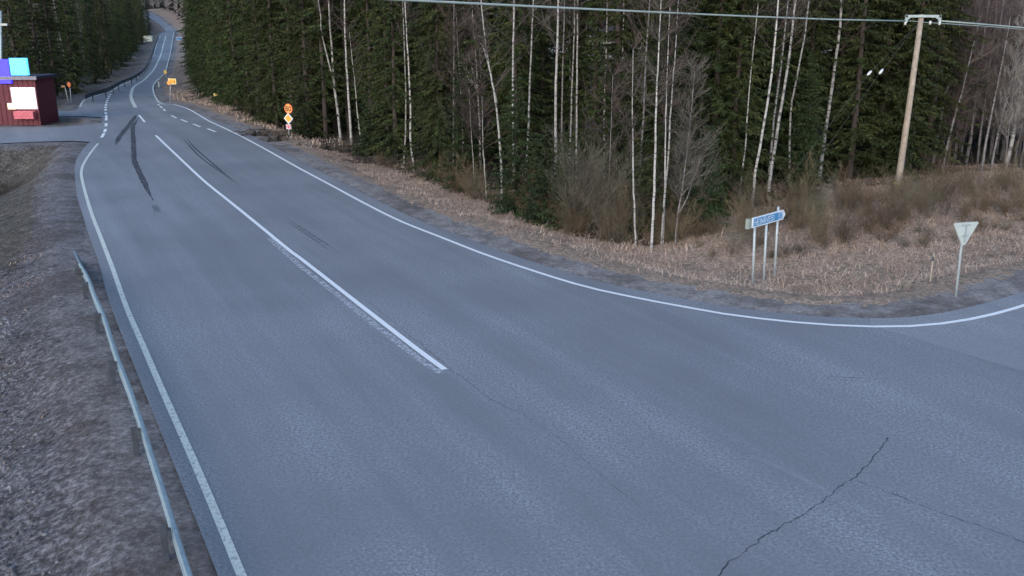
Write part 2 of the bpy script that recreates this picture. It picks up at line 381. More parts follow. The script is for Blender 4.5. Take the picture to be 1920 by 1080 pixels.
dl = [((190.5,258),(195,250)),((196,248),(198,242)),((198.8,237),(199,231)),((199,226),(199.5,216)),((198.5,214),(198.5,210.5)),((198,207.5),(198,204.5)),((198,202.5),(198,200)),((198.3,198),(198.8,195.5)),((199.5,193.5),(200.3,191)),((200.8,189.5),(201.5,187.2)),((202.5,185.5),(203.2,183.5)),((204,182),(205,180)),((205.8,178.5),(206.8,176.5))]
marks('junction_dashes', [([a, b], .2) for a, b in dl], M['paint'], E1, 'row of short white dashes across the left junction')
dr = [((296,195.5),(298.5,197.5)),((300,199),(304,202.5)),((306.5,204.5),(310,208)),((321,216.5),(331,221.5)),((339.5,224),(351,229)),((362,232.5),(376,238)),((389,241.3),(404.5,247.3))]
marks('junction_dashes', [([a, b], .17) for a, b in dr], M['paint'], E1, 'row of white dashes between the main road and the right-hand flare')
marks('ghost_line', [([(505,447),(560,496),(610,535),(670,583),(733,632),(790,676),(828,700)], .20)], M['ghost'], .006, 'faint worn-off line beside the centre line', st=.5)
b = MB()
gl = res(smooth(RH([(540,480),(560,496),(610,535),(670,583),(733,632),(790,676),(826,699)]), 4), .42)
for k in range(len(gl)-1):
    if random.random() < .85:
        d = gl[k+1]-gl[k]; L_ = .14*random.uniform(.5,1.4); V, Fc = strip(np.array([gl[k], gl[k]+d/np.linalg.norm(d)*L_]), .17*random.uniform(.5,1.2), .0075); b.add(V, Fc)
tag(b.build('ghost_line', M['paint_ghost']), 'broken paint flecks beside the centre line', kind='structure')
marks('ghost_line', [([(1410,855),(1500,895),(1560,930),(1648,972)], .13)], M['ghost_faint'], .006, 'faint scrubbed line near the lower right crack', st=.5)
marks('tyre_mark', [([(256,215),(240,237),(225,255),(217,272)], .34), ([(260,222),(249.5,237),(250,262),(252,300),(260,320),(275,352),(287,376)], .30)], M['rubber'], .006, 'two dark forking skid marks in the left lane', st=.6, taper=.12, jit=.12)
marks('tyre_mark', [([(288,385),(293,398)], .16),([(294,385),(299,398)], .12)], M['rubber_faint'], .006, 'faint end of the left lane skid mark', st=.3)
marks('tyre_mark', [([(342,257),(354,272),(377,296),(418,326),(436,340)], .09), ([(349,257),(362,274),(392,301),(425,329),(452,350)], .10)], M['rubber'], .006, 'pair of curved dark tyre marks right of the centre line', st=.6, taper=.25)
marks('tyre_mark', [([(535,408),(600,450),(637,474)], .12), ([(538,415),(580,443),(622,473)], .10)], M['rubber_faint'], .006, 'short faint pair of tyre marks in the right lane', st=.6, taper=.3)
marks('tyre_mark', [([(1546,706),(1600,708.5),(1662,711)], .05), ([(1548,711),(1600,714),(1640,716)], .05)], M['rubber_faint'], .006, 'faint short scrub marks at the right of the junction', st=.3, taper=.3)
def crack(px, wdt, mat, label, amp=.05):
    P = res(smooth(RH(px), 4), .09); n = len(P); j = np.cumsum(RNG.normal(0, amp*.35, (n,2)), axis=0); j -= np.linspace(0,1,n)[:,None]*j[-1]
    j = np.clip(j, -.16, .16)+RNG.normal(0, .008, (n,2)); V, Fc = strip(P+j, wdt*RNG.uniform(.3,1.3,n), .005); b = MB(); b.add(V, Fc)
    tag(b.build('road_crack', mat), label, kind='structure')
crack([(1672,821),(1654,840),(1624,870),(1601,892),(1575,909),(1549,926),(1511,952),(1481,969),(1447,992),(1417,1016),(1395,1031),(1369,1057),(1340,1090)], .026, M['crack'], 'jagged crack running down to the lower right edge')
crack([(1609,902),(1669,924),(1725,945),(1781,967),(1837,988),(1916,1016),(1990,1045)], .022, M['crack'], 'thin crack branching towards the right edge', .03)
crack([(690,566),(740,600),(845,690),(905,735),(975,775)], .018, M['crackf'], 'hairline crack following the end of the centre line', .03)
crack([(975,775),(1050,825),(1110,880),(1200,950)], .010, M['crackf'], 'faint continuation of the hairline crack', .03)

# ------------------------------------------------------------------ metals, signs
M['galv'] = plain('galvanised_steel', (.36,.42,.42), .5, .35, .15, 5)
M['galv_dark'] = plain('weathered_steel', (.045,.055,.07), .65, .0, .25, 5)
M['post'] = plain('sign_post_grey', (.40,.44,.45), .5, .2, .12, 8)
M['blue'] = plain('sign_blue', (.045,.24,.50), .4, 0, .06, 4)
M['white'] = plain('sign_white', (.72,.76,.80), .4, 0, .05, 4)
M['signback'] = plain('sign_back_grey', (.42,.46,.44), .5, .1, .08, 4)
M['orange'] = plain('sign_orange', (.92,.36,.09), .4, 0, .05, 4)
M['amber'] = plain('sign_amber', (.86,.38,.05), .4, 0, .05, 4)
M['amber_plain'] = plain('sign_amber_plain', (.72,.46,.10), .5, 0, .08, 4)
M['red'] = plain('sign_red', (.62,.04,.04), .4, 0, .05, 4)
M['black'] = plain('sign_black', (.02,.02,.02), .5, 0, .05, 4)
M['wood'] = plain('pole_wood', (.33,.275,.22), .85, 0, .22, 5, .2)
M['yellow'] = plain('band_yellow', (.75,.62,.10), .6, 0, .06, 4)
M['glass'] = plain('insulator_white', (.6,.62,.62), .25, 0, .04, 4)
M['cable'] = plain('cable_grey', (.34,.40,.38), .5, .1, .06, 4)
M['stay'] = plain('stay_wire', (.10,.11,.11), .7); M['endbox'] = plain('sign_end_grey', (.27,.31,.27), .6)
# outline letters as polylines on a 0..1 by 0..1.4 grid
GL = {'H':[[(0,0),(0,1.4)],[(1,0),(1,1.4)],[(0,.7),(1,.7)]],'E':[[(1,0),(0,0),(0,1.4),(1,1.4)],[(0,.7),(.85,.7)]],'I':[[(.5,0),(.5,1.4)]],
 'N':[[(0,0),(0,1.4),(1,0),(1,1.4)]],'Ä':[[(0,0),(.5,1.4),(1,0)],[(.2,.5),(.8,.5)],[(.18,1.6),(.3,1.6)],[(.7,1.6),(.82,1.6)]],'V':[[(0,1.4),(.5,0),(1,1.4)]],
 'S':[[(0,.15),(.3,0),(.8,0),(1,.3),(.85,.65),(.15,.78),(0,1.1),(.25,1.4),(.75,1.4),(1,1.25)]],'1':[[(.2,1.1),(.55,1.4),(.55,0)]],'7':[[(0,1.4),(1,1.4),(.4,0)]],
 '8':[[(.5,.75),(.1,.95),(.1,1.25),(.5,1.4),(.9,1.25),(.9,.95),(.5,.75),(0,.5),(0,.18),(.5,0),(1,.18),(1,.5),(.5,.75)]],'0':[[(.5,0),(.05,.25),(.05,1.15),(.5,1.4),(.95,1.15),(.95,.25),(.5,0)]],
 '2':[[(0,1.15),(.3,1.4),(.8,1.35),(.95,1.0),(0,0),(1,0)]],'3':[[(0,1.3),(.5,1.4),(.95,1.1),(.45,.75),(1,.4),(.6,0),(0,.12)]]}
def text(b, s, o, U, V, N, h, x0=0, y0=0, w=.6, adv=.86, th=.13):
    """strokes of letter height h starting at x0,y0 in the plane o+U*x+V*y, standing proud along N"""
    o = np.array(o, float); U = np.array(U); V = np.array(V); N = np.array(N); k = h/1.4; x = x0
    for ch in s:
        ww = .35 if ch == 'I' else 1.0
        if ch != ' ':
            for pl in GL[ch]:
                for (a, c), (d, e) in zip(pl[:-1], pl[1:]):
                    sc = w/.7
                    p = np.array([x+(a-(.33 if ch=='I' else 0))*k*sc, y0+c*k]); q = np.array([x+(d-(.33 if ch=='I' else 0))*k*sc, y0+e*k]); t = q-p; l = np.linalg.norm(t)
                    if l < 1e-6: continue
                    t /= l; n2 = np.array([-t[1], t[0]]); p = p-t*th*h/2; q = q+t*th*h/2
                    c4 = [p+n2*th*h/2, q+n2*th*h/2, q-n2*th*h/2, p-n2*th*h/2]
                    b.add([o+U*m[0]+V*m[1]+N*.004 for m in c4], [(0,1,2,3)])
        x += (ww*w/.7+.36)*k if ch != ' ' else .5*k
    return x
def text_width(s, h, w=.6):
    return sum(((.35 if ch == 'I' else 1.0)*w/.7+.36)*h/1.4 if ch != ' ' else .5*h/1.4 for ch in s)-.36*h/1.4
Zv = np.array([0,0,1.])
def frame_dirs(face_angle):               # face_angle: direction the sign looks (degrees from -Y towards +X)
    a = R(face_angle); N = np.array([math.sin(a), -math.cos(a), 0]); U = np.array([math.cos(a), math.sin(a), 0]); return U, Zv, N

# direction sign HEINÄVESI 17
pa = hit(1411.5, 533); pb = hit(1432, 528); pc = hit(1452.5, 517)
root = empty('direction_sign', pa, 0, 'blue arrow-ended direction sign reading HEINÄVESI 17 on three grey posts', 'road sign')
lo = pa
bl = at_y(1409, 417, pa[1]-.0); tl = at_y(1409, 403, pa[1])
Zl = pa[1]; Yr = pa[1]+(pc[1]+.25-pa[1])*.55
def loc_(p): return np.array(p)-lo
A0 = at_y(1410, 425, Zl-.35); A1 = at_y(1410, 405, Zl-.35); B0 = at_y(1470.5, 412.5, Yr+.35); B1 = at_y(1470.5, 396, Yr+.35)
U = (B0-A0); U[2] = 0; wS = np.linalg.norm(U); U /= wS; N = np.array([U[1], -U[0], 0])
hS = (A1[2]-A0[2]); zb = A0[2]; 
zb2 = (A0[2]+B0[2])/2; hS = ((A1[2]-A0[2])+(B1[2]-B0[2]))/2
print('sign w,h', wS, hS, zb2, 'yaw', math.degrees(math.atan2(U[1],U[0])), pa, pc)
org = np.array([A0[0], A0[1], zb2])-lo
out = [(0,0),(wS*.93,0),(wS,hS/2),(wS*.93,hS),(0,hS)]
b = MB(); b.prism(out, org+N*.0, U, Zv, N, .05); board = b.build('sign_board', M['white'], root)
i = .035
b = MB(); b.prism([(i,i),(wS*.92,i),(wS*.92,hS-i),(i,hS-i)], org+N*.028, U, Zv, N, .004); b.build('blue_face', M['blue'], board)
b = MB(); b.prism([(0,0),(-.001,0),(-.001,hS),(0,hS)], org-U*.13-N*.02, U*130, Zv, N, .12); b.build('end_box', M['endbox'], root)
b = MB(); hh = hS*.50; ww_ = .60
tw = text_width('HEINÄVESI', hh, ww_); k_ = (wS*.66)/tw
text(b, 'HEINÄVESI', org+N*.031, U, Zv, N, hh, .10, hS*.24, ww_*k_*.93, th=.15)
b.build('lettering', M['white'], board); b = MB(); text(b, '17', org+N*.031, U, Zv, N, hh, wS*.79, hS*.24, .6, th=.15); b.build('number_lettering', M['white'], board); b = MB()
x0, x1, y0, y1 = wS*.765, wS*.91, hS*.14, hS*.86; q = .012
for r_ in (((x0,y0),(x1,y0+q)),((x0,y1-q),(x1,y1)),((x0,y0),(x0+q,y1)),((x1-q,y0),(x1,y1))):
    (a, c), (d, e) = r_; b.add([org+N*.0345+U*u_+Zv*v_ for u_, v_ in ((a,c),(d,c),(d,e),(a,e))], [(0,1,2,3)])
b.build('number_frame', M['white'], board)
for p, f_ in ((pa, .14), (pb, .50), (pc, .84)):
    base = loc_(p); top = org+U*wS*f_-N*.075
    b = MB(); b.tube([(base[0], base[1], base[2]-.3), (top[0], top[1], zb2-lo[2]+hS+(.12 if f_ > .8 else -.02))], .040, 12); b.build('post', M['post'], root, True)

# give way sign seen from behind
p = hit(1792.5, 556); top = at_y(1803, 456, p[1])
root = empty('give_way_sign', p, 0, 'grey back of a triangular give way sign on a thin post in the dry grass', 'road sign')
U, V_, N = frame_dirs(14)
tp = top-p; b = MB(); hd = tp[2]; ptop = at_y(1806, 420, p[1])-p
b.tube([(0,0,-.3),(tp[0]*.98, tp[1], tp[2]),(ptop[0], ptop[1], ptop[2]-.05)], .038, 10); b.build('post', M['post'], root, True)
sw = .84; sh = .68
b = MB(); o_ = np.array([tp[0]+.02, tp[1]-.06, tp[2]-.04]); b.prism([(0,0),(.05,-.01),(sw/2,sh-.04),(sw/2-.04,sh),(-sw/2+.04,sh),(-sw/2,sh-.04),(-.05,-.01)], o_, U, Zv, N, .03); pl = b.build('triangle_plate', M['signback'], root)
b = MB(); b.box(o_+N*.03+Zv*.36, (.04,.03,.5), (U, N, Zv)); b.box(o_+N*.03+Zv*.60, (.30,.025,.04), (U, N, Zv)); b.box(o_+N*.03+Zv*.28, (.16,.025,.04), (U, N, Zv)); b.build('bracket', M['galv'], pl)

def disc(r, n=28): return [(r*math.cos(2*math.pi*k/n), r*math.sin(2*math.pi*k/n)) for k in range(n)]
# speed sign, priority diamond and road number on one post
p = hit(542, 262); s = p[1]/1750/1.03*1.07
root = empty('speed_limit_sign', p, 0, 'orange 80 disc above a yellow diamond and a red 23 plate on one post', 'road sign')
U, V_, N = frame_dirs(-24)
def zpx(px, py): q = at_y(px, py, p[1])-p; return q
c1 = zpx(542, 203.5); c2 = zpx(542, 222); c3 = zpx(542.5, 237.5)
b = MB(); b.tube([(0,0,-.3),(c2[0]*.6, 0, c2[2]), (c1[0], 0, c1[2]+.1)], .035, 10); b.build('post', M['post'], root, True)
r0 = .33
b = MB(); b.prism(disc(r0), c1+N*.07, U, Zv, N, .03); d0 = b.build('speed_disc', M['red'], root)
b = MB(); b.prism(disc(r0*.91), c1+N*.087, U, Zv, N, .004); b.build('orange_face', M['orange'], d0)
b = MB(); h_ = .30; tw = text_width('80', h_, .6); text(b, '80', c1+N*.090, U, Zv, N, h_, -tw/2, -h_/2, .6, th=.17); b.build('lettering', M['black'], d0)
b = MB(); q = .37; b.prism([(0,-q),(q,0),(0,q),(-q,0)], c2+N*.07, U, Zv, N, .03); d0 = b.build('priority_diamond', M['white'], root)
b = MB(); q = .285; b.prism([(0,-q),(q,0),(0,q),(-q,0)], c2+N*.088, U, Zv, N, .004); b.build('amber_face', M['amber'], d0)
b = MB(); b.prism([(-.20,-.16),(.20,-.16),(.20,.16),(-.20,.16)], c3+N*.07, U, Zv, N, .02); d0 = b.build('number_plate', M['white'], root)
b = MB(); b.prism([(-.175,-.135),(.175,-.135),(.175,.135),(-.175,.135)], c3+N*.083, U, Zv, N, .004); b.build('red_face', M['red'], d0)
b = MB(); tw = text_width('23', .19, .6); text(b, '23', c3+N*.087, U, Zv, N, .19, -tw/2, -.095, .6, th=.18); b.build('lettering', M['white'], d0)

def board_sign(name, base, c, wpx, hpx, mat, label, back='post', side=0, ang=-15, border=None, arrow=False):
    p = hit(*base); q = at_y(c[0], c[1], p[1])-p; k = (q[1]+p[1])/F/1.0*1.02
    root = empty(name, p, 0, label, 'road sign'); U, V_, N = frame_dirs(ang); w_ = wpx*k; h_ = hpx*k
    b = MB(); b.tube([(0,0,-.3),(q[0]*.5-side*w_*.25, 0, q[2]*.5),(q[0]-side*w_*.5, 0, q[2]+h_*.3)], max(.035, .9*k*.5), 8); b.build('post', M['post'], root, True)
    b = MB(); b.prism([(-w_/2,-h_/2),(w_/2,-h_/2),(w_/2,h_/2),(-w_/2,h_/2)], q+N*.08, U, Zv, N, .04); d = b.build('sign_board', border or mat, root)
    if border:
        m_ = .12*h_; b = MB(); b.prism([(-w_/2+m_,-h_/2+m_),(w_/2-m_,-h_/2+m_),(w_/2-m_,h_/2-m_),(-w_/2+m_,h_/2-m_)], q+N*.104, U, Zv, N, .006); b.build('coloured_face', mat, d)
    if arrow:
        b = MB(); b.prism([(w_*.18,-h_*.12),(w_*.30,-h_*.30),(w_*.30,h_*.05)], q+N*.112, U, Zv, N, .004); b.build('arrow_mark', M['black'], d)
    return root, q, U, N, k
M['cream'] = plain('sign_cream', (.85,.70,.36), .45, 0, .05, 4)
r_, q_, U_, N_, k_ = board_sign('information_board', (318,193), (324,152.5), 16, 10, M['amber'], 'yellow-orange information board with a small black arrow at the junction', border=M['cream'], side=.4, arrow=True)
b = MB(); b.prism(disc(3.4*k_, 20), q_-U_*k_*7.0+N_*.15-Zv*k_*3, U_, Zv, N_, .04); b.build('orange_disc', M['orange'], r_)
board_sign('yellow_marker_sign', (403,191), (406,178), 9.5, 5.5, M['amber_plain'], 'small yellow sign on a short post below the dark spruces', side=.6, border=M['cream'])
board_sign('yellow_marker_sign', (311,144), (310.5,135), 5.5, 6.5, M['amber_plain'], 'small yellowish sign on the outside of the far bend')
board_sign('blue_road_sign', (337,79), (336.5,72.5), 11, 5, M['blue'], 'small blue and white sign far up the right verge', border=M['white'])
board_sign('brown_finger_sign', (128,190), (119.5,162), 8, 3.4, plain('sign_brown', (.30,.17,.08), .6), 'small brown finger sign left of the orange no-overtaking disc', side=-.5)
p = hit(134, 192); q = at_y(130.5, 158.5, p[1])-p; k = p[1]/F
root = empty('round_sign', p, 0, 'round orange sign with red rim on a post before the left forest', 'road sign'); U, V_, N = frame_dirs(-24)
b = MB(); b.tube([(0,0,-.3),(q[0],0,q[2]+.1)], .04, 8); b.build('post', M['post'], root, True)
b = MB(); b.prism(disc(5.0*k), q+N*.07, U, Zv, N, .03); d0 = b.build('sign_disc', M['red'], root)
b = MB(); b.prism(disc(4.0*k), q+N*.09, U, Zv, N, .006); b.build('orange_face', M['orange'], d0)
b = MB(); b.box(q+N*.096, (4.2*k, .004, 1.0*k), (U, N, Zv)); b.build('dark_bar', M['red'], d0)
for (x, y), hgt, lab, mt, rad in [((1027,420), .62, 'short pale marker post at the edge of the young spruces', 'signback', .06), ((298.5,163), 1.0, 'grey marker post beside the far bend', 'signback', .13), ((1744,528), .95, 'thin weathered stake left of the give way sign', 'wood', .03)]:
    p = hit(x, y); b = MB(); b.tube([(0,0,-.2),(0,0,hgt*.93),(0,0,hgt)], [rad, rad, rad*.7], 8)
    root = empty('marker_post', p, 0, lab, 'marker post'); b.build('stake', M[mt], root)
    b = MB(); b.tube([(0,0,hgt*.72),(0,0,hgt*.86)], rad*1.12, 8); b.build('reflector_band', M['galv_dark'], root)
p = hit(278, 77.5); b = MB(); b.box((0,0,.9), (3.2,1.0,1.9)); b.box((0,0,1.93), (3.5,1.3,.16))
cb = b.build('cabinet', plain('cabinet_pale', (.50,.52,.45), .7)); cb.location = p; tag(cb, 'pale equipment cabinet in the trees left of the far road', 'cabinet')

# ------------------------------------------------------------------ guardrails
def guardrail(label, P, ph, top, posts, mat, mpost, rail_h=.31, dip=True, pr=.05):
    """P: world xy polyline of the rail"""
    P = np.array(P); n = len(P); z = np.array([gz(*q) for q in P])
    zr = prof(P[:,1])+top
    if dip:
        s = np.r_[0, np.cumsum(np.linalg.norm(np.diff(P, axis=0), axis=1))][::-1]; s = s-s.min()
        zr = np.where(s < 7.5, (z+.02)*(1-sst(s,0,7.5))+zr*sst(s,0,7.5), zr)
    T = np.gradient(P, axis=0); T /= np.linalg.norm(T, axis=1)[:,None]; Nn = np.stack([T[:,1], -T[:,0]], 1)   # towards the road
    o = np.array([P[0][0], P[0][1], zr[0]])
    root = empty('guardrail', o, 0, label, 'guardrail')
    pr_ = [(-.0,0),(.05,-.02),(.075,-.06),(.05,-.10),(.01,-.13),(.01,-.18),(.05,-.21),(.075,-.25),(.05,-.29),(.0,-.31)]
    pr_ = [(a, c*rail_h/.31) for a, c in pr_]; prf = pr_+[(a-.008, c) for a, c in pr_[::-1]]
    V = []; m = len(prf)
    for k in range(n):
        for a, c in prf: V.append((P[k][0]+Nn[k][0]*a-o[0], P[k][1]+Nn[k][1]*a-o[1], zr[k]+c-o[2]))
    Fc = [(k*m+j, k*m+(j+1)%m, (k+1)*m+(j+1)%m, (k+1)*m+j) for k in range(n-1) for j in range(m)]
    rail = obj('rail', mesh('rail', V, Fc, mat), root)
    for ip in posts:
        q = P[ip]; t = T[ip]; nn = Nn[ip]; zt = zr[ip]-.02; zb = gz(q[0]-nn[0]*.14, q[1]-nn[1]*.14)-.35
        if zt-zb < .5: continue
        c = np.array([q[0]-nn[0]*.13-o[0], q[1]-nn[1]*.13-o[1], (zt+zb)/2-o[2]])
        t3 = (t[0],t[1],0); n3 = (nn[0],nn[1],0); b = MB()
        b.box(c, (.012,.09,zt-zb), (t3,n3,Zv)); b.box(c+np.array(t3)*.030+np.array(n3)*.047, (.05,.008,zt-zb), (t3,n3,Zv)); b.box(c+np.array(t3)*.030-np.array(n3)*.047, (.05,.008,zt-zb), (t3,n3,Zv))
        b.box(c+np.array(n3)*.09+Zv*((zt-zb)/2-.14), (.10,.05,.16), (t3,n3,Zv))
        b.build('post', mpost, root)
    return root
def at_z(px, py, z): d = ray(px, py); return (C0+d*((z-CAMZ)/d[2]))[:2]
RAIL_PX = [(352,1080),(331,1015),(309,940),(277,838),(262,790),(240,725),(215,660),(192,588),(177,558),(160,520)]
P = [at_z(x, y, .62) for x, y in RAIL_PX[:8]]+[at_z(177,560,.5), at_z(158,518,.2), at_z(139,482,-.2)]
P0 = np.array(P[0]); P1 = np.array(P[2]); P = [P0+(P0-P1)/np.linalg.norm(P0-P1)*4.5]+P
P = res(smooth(P, 3), .5)
post_px = [(335,1068),(262,858),(222,725),(190,630),(163,560),(150,520)]
pi = [int(np.argmin(np.linalg.norm(P-np.array(at_z(x, y, -.05)), axis=1))) for x, y in post_px]
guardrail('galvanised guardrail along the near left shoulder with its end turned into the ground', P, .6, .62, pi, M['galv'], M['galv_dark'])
FR = [(160,181),(175,174.5),(200,168),(225,154.5),(250,144.5),(270,130),(281.5,108),(290,83),(297,68)]
def above(px, py, h):
    d = ray(px, py); t = 60.0
    while (C0+d*t)[2] > prof((C0+d*t)[1])+h and t < 1500: t += .25
    return (C0+d*t)[:2]
P = res(smooth([above(x, y, .8) for x, y in FR], 3), 2.0)
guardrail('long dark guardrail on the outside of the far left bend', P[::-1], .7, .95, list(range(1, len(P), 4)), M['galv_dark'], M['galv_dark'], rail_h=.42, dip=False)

# ------------------------------------------------------------------ power line
p = hit(1682, 358); Yp = p[1]
top = at_y(1728, 27, Yp); t = top-p; print('pole height', t[2], 'at', p)
root = empty('utility_pole', p, 0, 'tall wooden utility pole with a steel crossarm at the edge of the big spruce', 'utility pole')
pm = at_y(1703, 210, Yp)-p
b = MB(); b.tube([(-.05,0,-.4), (0,0,0), tuple(pm), tuple(t)], [.165,.16,.135,.115], 14); b.build('pole', M['wood'], root, True)
c = at_y(1682.5, 345, Yp)-p; c2 = at_y(1683, 342.5, Yp)-p; b = MB(); b.tube([tuple(c), tuple(c2)], .172, 14); b.build('yellow_band', M['yellow'], root)
e0 = at_y(1698, 29, Yp-.12)-p; e1 = at_y(1764, 31.5, Yp-.12)-p; zt = (e0[2]+e1[2])/2
e0[2] = e1[2] = zt; ux = (e1-e0)/np.linalg.norm(e1-e0)
b = MB(); b.box((e0+e1)/2, (np.linalg.norm(e1-e0), .10, .11), (ux, (0,1,0), Zv)); 
for e, sg in ((e0, 1), (e1, -1)): b.box(e+Zv*-.12+ux*sg*.04, (.10,.10,.32), (ux,(0,1,0),Zv)); b.box(e+Zv*-.10+ux*sg*.14, (.24,.08,.07), ((ux*.8-Zv*-.6*sg*1.0)/1.0,(0,1,0),Zv))
arm = b.build('crossarm', M['galv'], root)
for off_ in (e0+Zv*-.28+ux*.02, e1+Zv*-.28-ux*.02, (e0+e1)/2+Zv*-.26+ux*.35):
    b = MB(); b.tube([off_+Zv*.06, off_+Zv*.0, off_-Zv*.04, off_-Zv*.10], [.03,.065,.045,.06], 10); b.build('insulator', M['glass'], arm, True)
def wire(label, pts, r, name='overhead_cable', grp=None):
    pts = [np.array(q, float) for q in pts]; o = pts[0]; b = MB(); b.tube([q-o for q in pts], r, 6)
    w_ = b.build(name, M['cable'], None, True, tuple(o)); return tag(w_, label, 'cable', grp)
def cat(pts_px, Ys): return [at_y(x, y, Y) for (x, y), Y in zip(pts_px, Ys)]
wire('overhead cable running from the top left to the utility pole crossarm', cat([(400,-20),(700,-3),(860,5),(1000,12),(1200,21.5),(1400,30.5),(1560,36.5),(1704,39.5)], np.interp([400,700,860,1000,1200,1400,1560,1704],[400,700,1000,1200,1400,1704],[21,25,29,32.5,37,Yp])), .034)
wire('overhead cable leaving the crossarm for the right edge', cat([(1760,39),(1850,46),(1930,53),(2200,74)], np.linspace(Yp,Yp+8,4)), .035)
wire('lower thin cable leaving the crossarm for the right edge', cat([(1704,39),(1735,42),(1850,49.5),(1930,56),(2200,80)], np.linspace(Yp,Yp+8,5)), .02)
ga = hit(1440, 384); gb = hit(1478, 378); tA = at_y(1722, 44, Yp)
for anc, mid, lab in ((ga, (1630,137), 'left of the two stay wires running from the pole to the forest floor'), (gb, (1652,134), 'right of the two stay wires running from the pole to the forest floor')):
    f_ = .34; A = tA; B = np.array([anc[0], anc[1], anc[2]]); 
    m_ = at_y(mid[0], mid[1], A[1]+(B[1]-A[1])*f_)
    root = empty('stay_wire', B, 0, lab, 'stay wire'); b = MB(); b.tube([(0,0,0), m_-B, A-B], .004, 5); b.build('strand', M['stay'], root)
    dn = (A-m_)/np.linalg.norm(A-m_); b = MB(); b.tube([m_-B-dn*.16, m_-B-dn*.08, m_-B+dn*.08, m_-B+dn*.16], [.025,.06,.06,.025], 10); b.build('insulator', M['glass'], root, True)

# ------------------------------------------------------------------ bark, needles, twigs
def birch_bark(name, light, dark):
    m, t, b = new_mat(name); L = t.links; v = mapped(t, (1,1,4.5)); v2 = mapped(t, (1,1,1))
    n1 = nz(t, v, 1.6, 5, .7); n2 = nz(t, v2, .9, 3, .6)
    c = ramp(t, n1, [(.40, dark), (.47, tuple(x*.75 for x in light)), (.60, light)])
    c = mixc(t, ramp(t, n2, [(.40,.0),(.62,.45)]), c, tuple(x*.5 for x in light))
    oi = t.nodes.new('ShaderNodeObjectInfo'); c = mixc(t, 1., c, ramp(t, oi.outputs['Random'], [(0.,.72),(1.,1.12)]), 'MULTIPLY')
    L.new(c, b.inputs['Base Color']); b.inputs['Roughness'].default_value = .8; return m
M['birch_stand'] = birch_bark('birch_bark_dull', (.18,.16,.165), (.05,.04,.042))
M['birch'] = birch_bark('birch_bark', (.48,.46,.435), (.05,.045,.045))
M['birch_dim'] = birch_bark('birch_bark_grey', (.27,.25,.25), (.06,.05,.05))
def leafy(name, dark, mid, light, rough=.75, scale=.9):
    m, t, b = new_mat(name); L = t.links; v = mapped(t); n = nz(t, v, scale, 4, .65); n2 = nz(t, v, 6, 3, .6)
    c = ramp(t, mth(t, 'ADD', mth(t,'MULTIPLY',n,.6), mth(t,'MULTIPLY',n2,.4)), [(.36, dark), (.5, mid), (.66, light)])
    oi = t.nodes.new('ShaderNodeObjectInfo'); c = mixc(t, 1., c, ramp(t, oi.outputs['Random'], [(0.,(.72,.66,.62)),(.5,(1.,1.,.95)),(1.,(1.15,1.3,1.15))]), 'MULTIPLY')
    L.new(c, b.inputs['Base Color']); b.inputs['Roughness'].default_value = rough; b.inputs['Specular IOR Level'].default_value = .2; return m
M['needle'] = leafy('spruce_needles', (.012,.020,.009), (.034,.048,.018), (.085,.094,.030))
M['needle_young'] = leafy('young_spruce_needles', (.012,.022,.010), (.028,.045,.019), (.06,.078,.03))
M['bark'] = plain('spruce_bark', (.05,.038,.034), .95, 0, .35, 9, .3)
M['twig'] = leafy('birch_twigs', (.05,.038,.038), (.10,.08,.078), (.165,.135,.125), .9)
M['twig_stand'] = leafy('stand_twigs', (.10,.083,.088), (.20,.168,.178), (.31,.27,.285), .9)
M['twig_dark'] = leafy('dead_branches', (.04,.034,.03), (.085,.072,.063), (.15,.13,.115), .9)
M['scrub'] = leafy('willow_stems', (.06,.04,.028), (.14,.10,.07), (.25,.195,.14), .9)
M['scrub_grey'] = leafy('grey_willow_stems', (.07,.055,.045), (.14,.115,.09), (.20,.18,.12), .9)

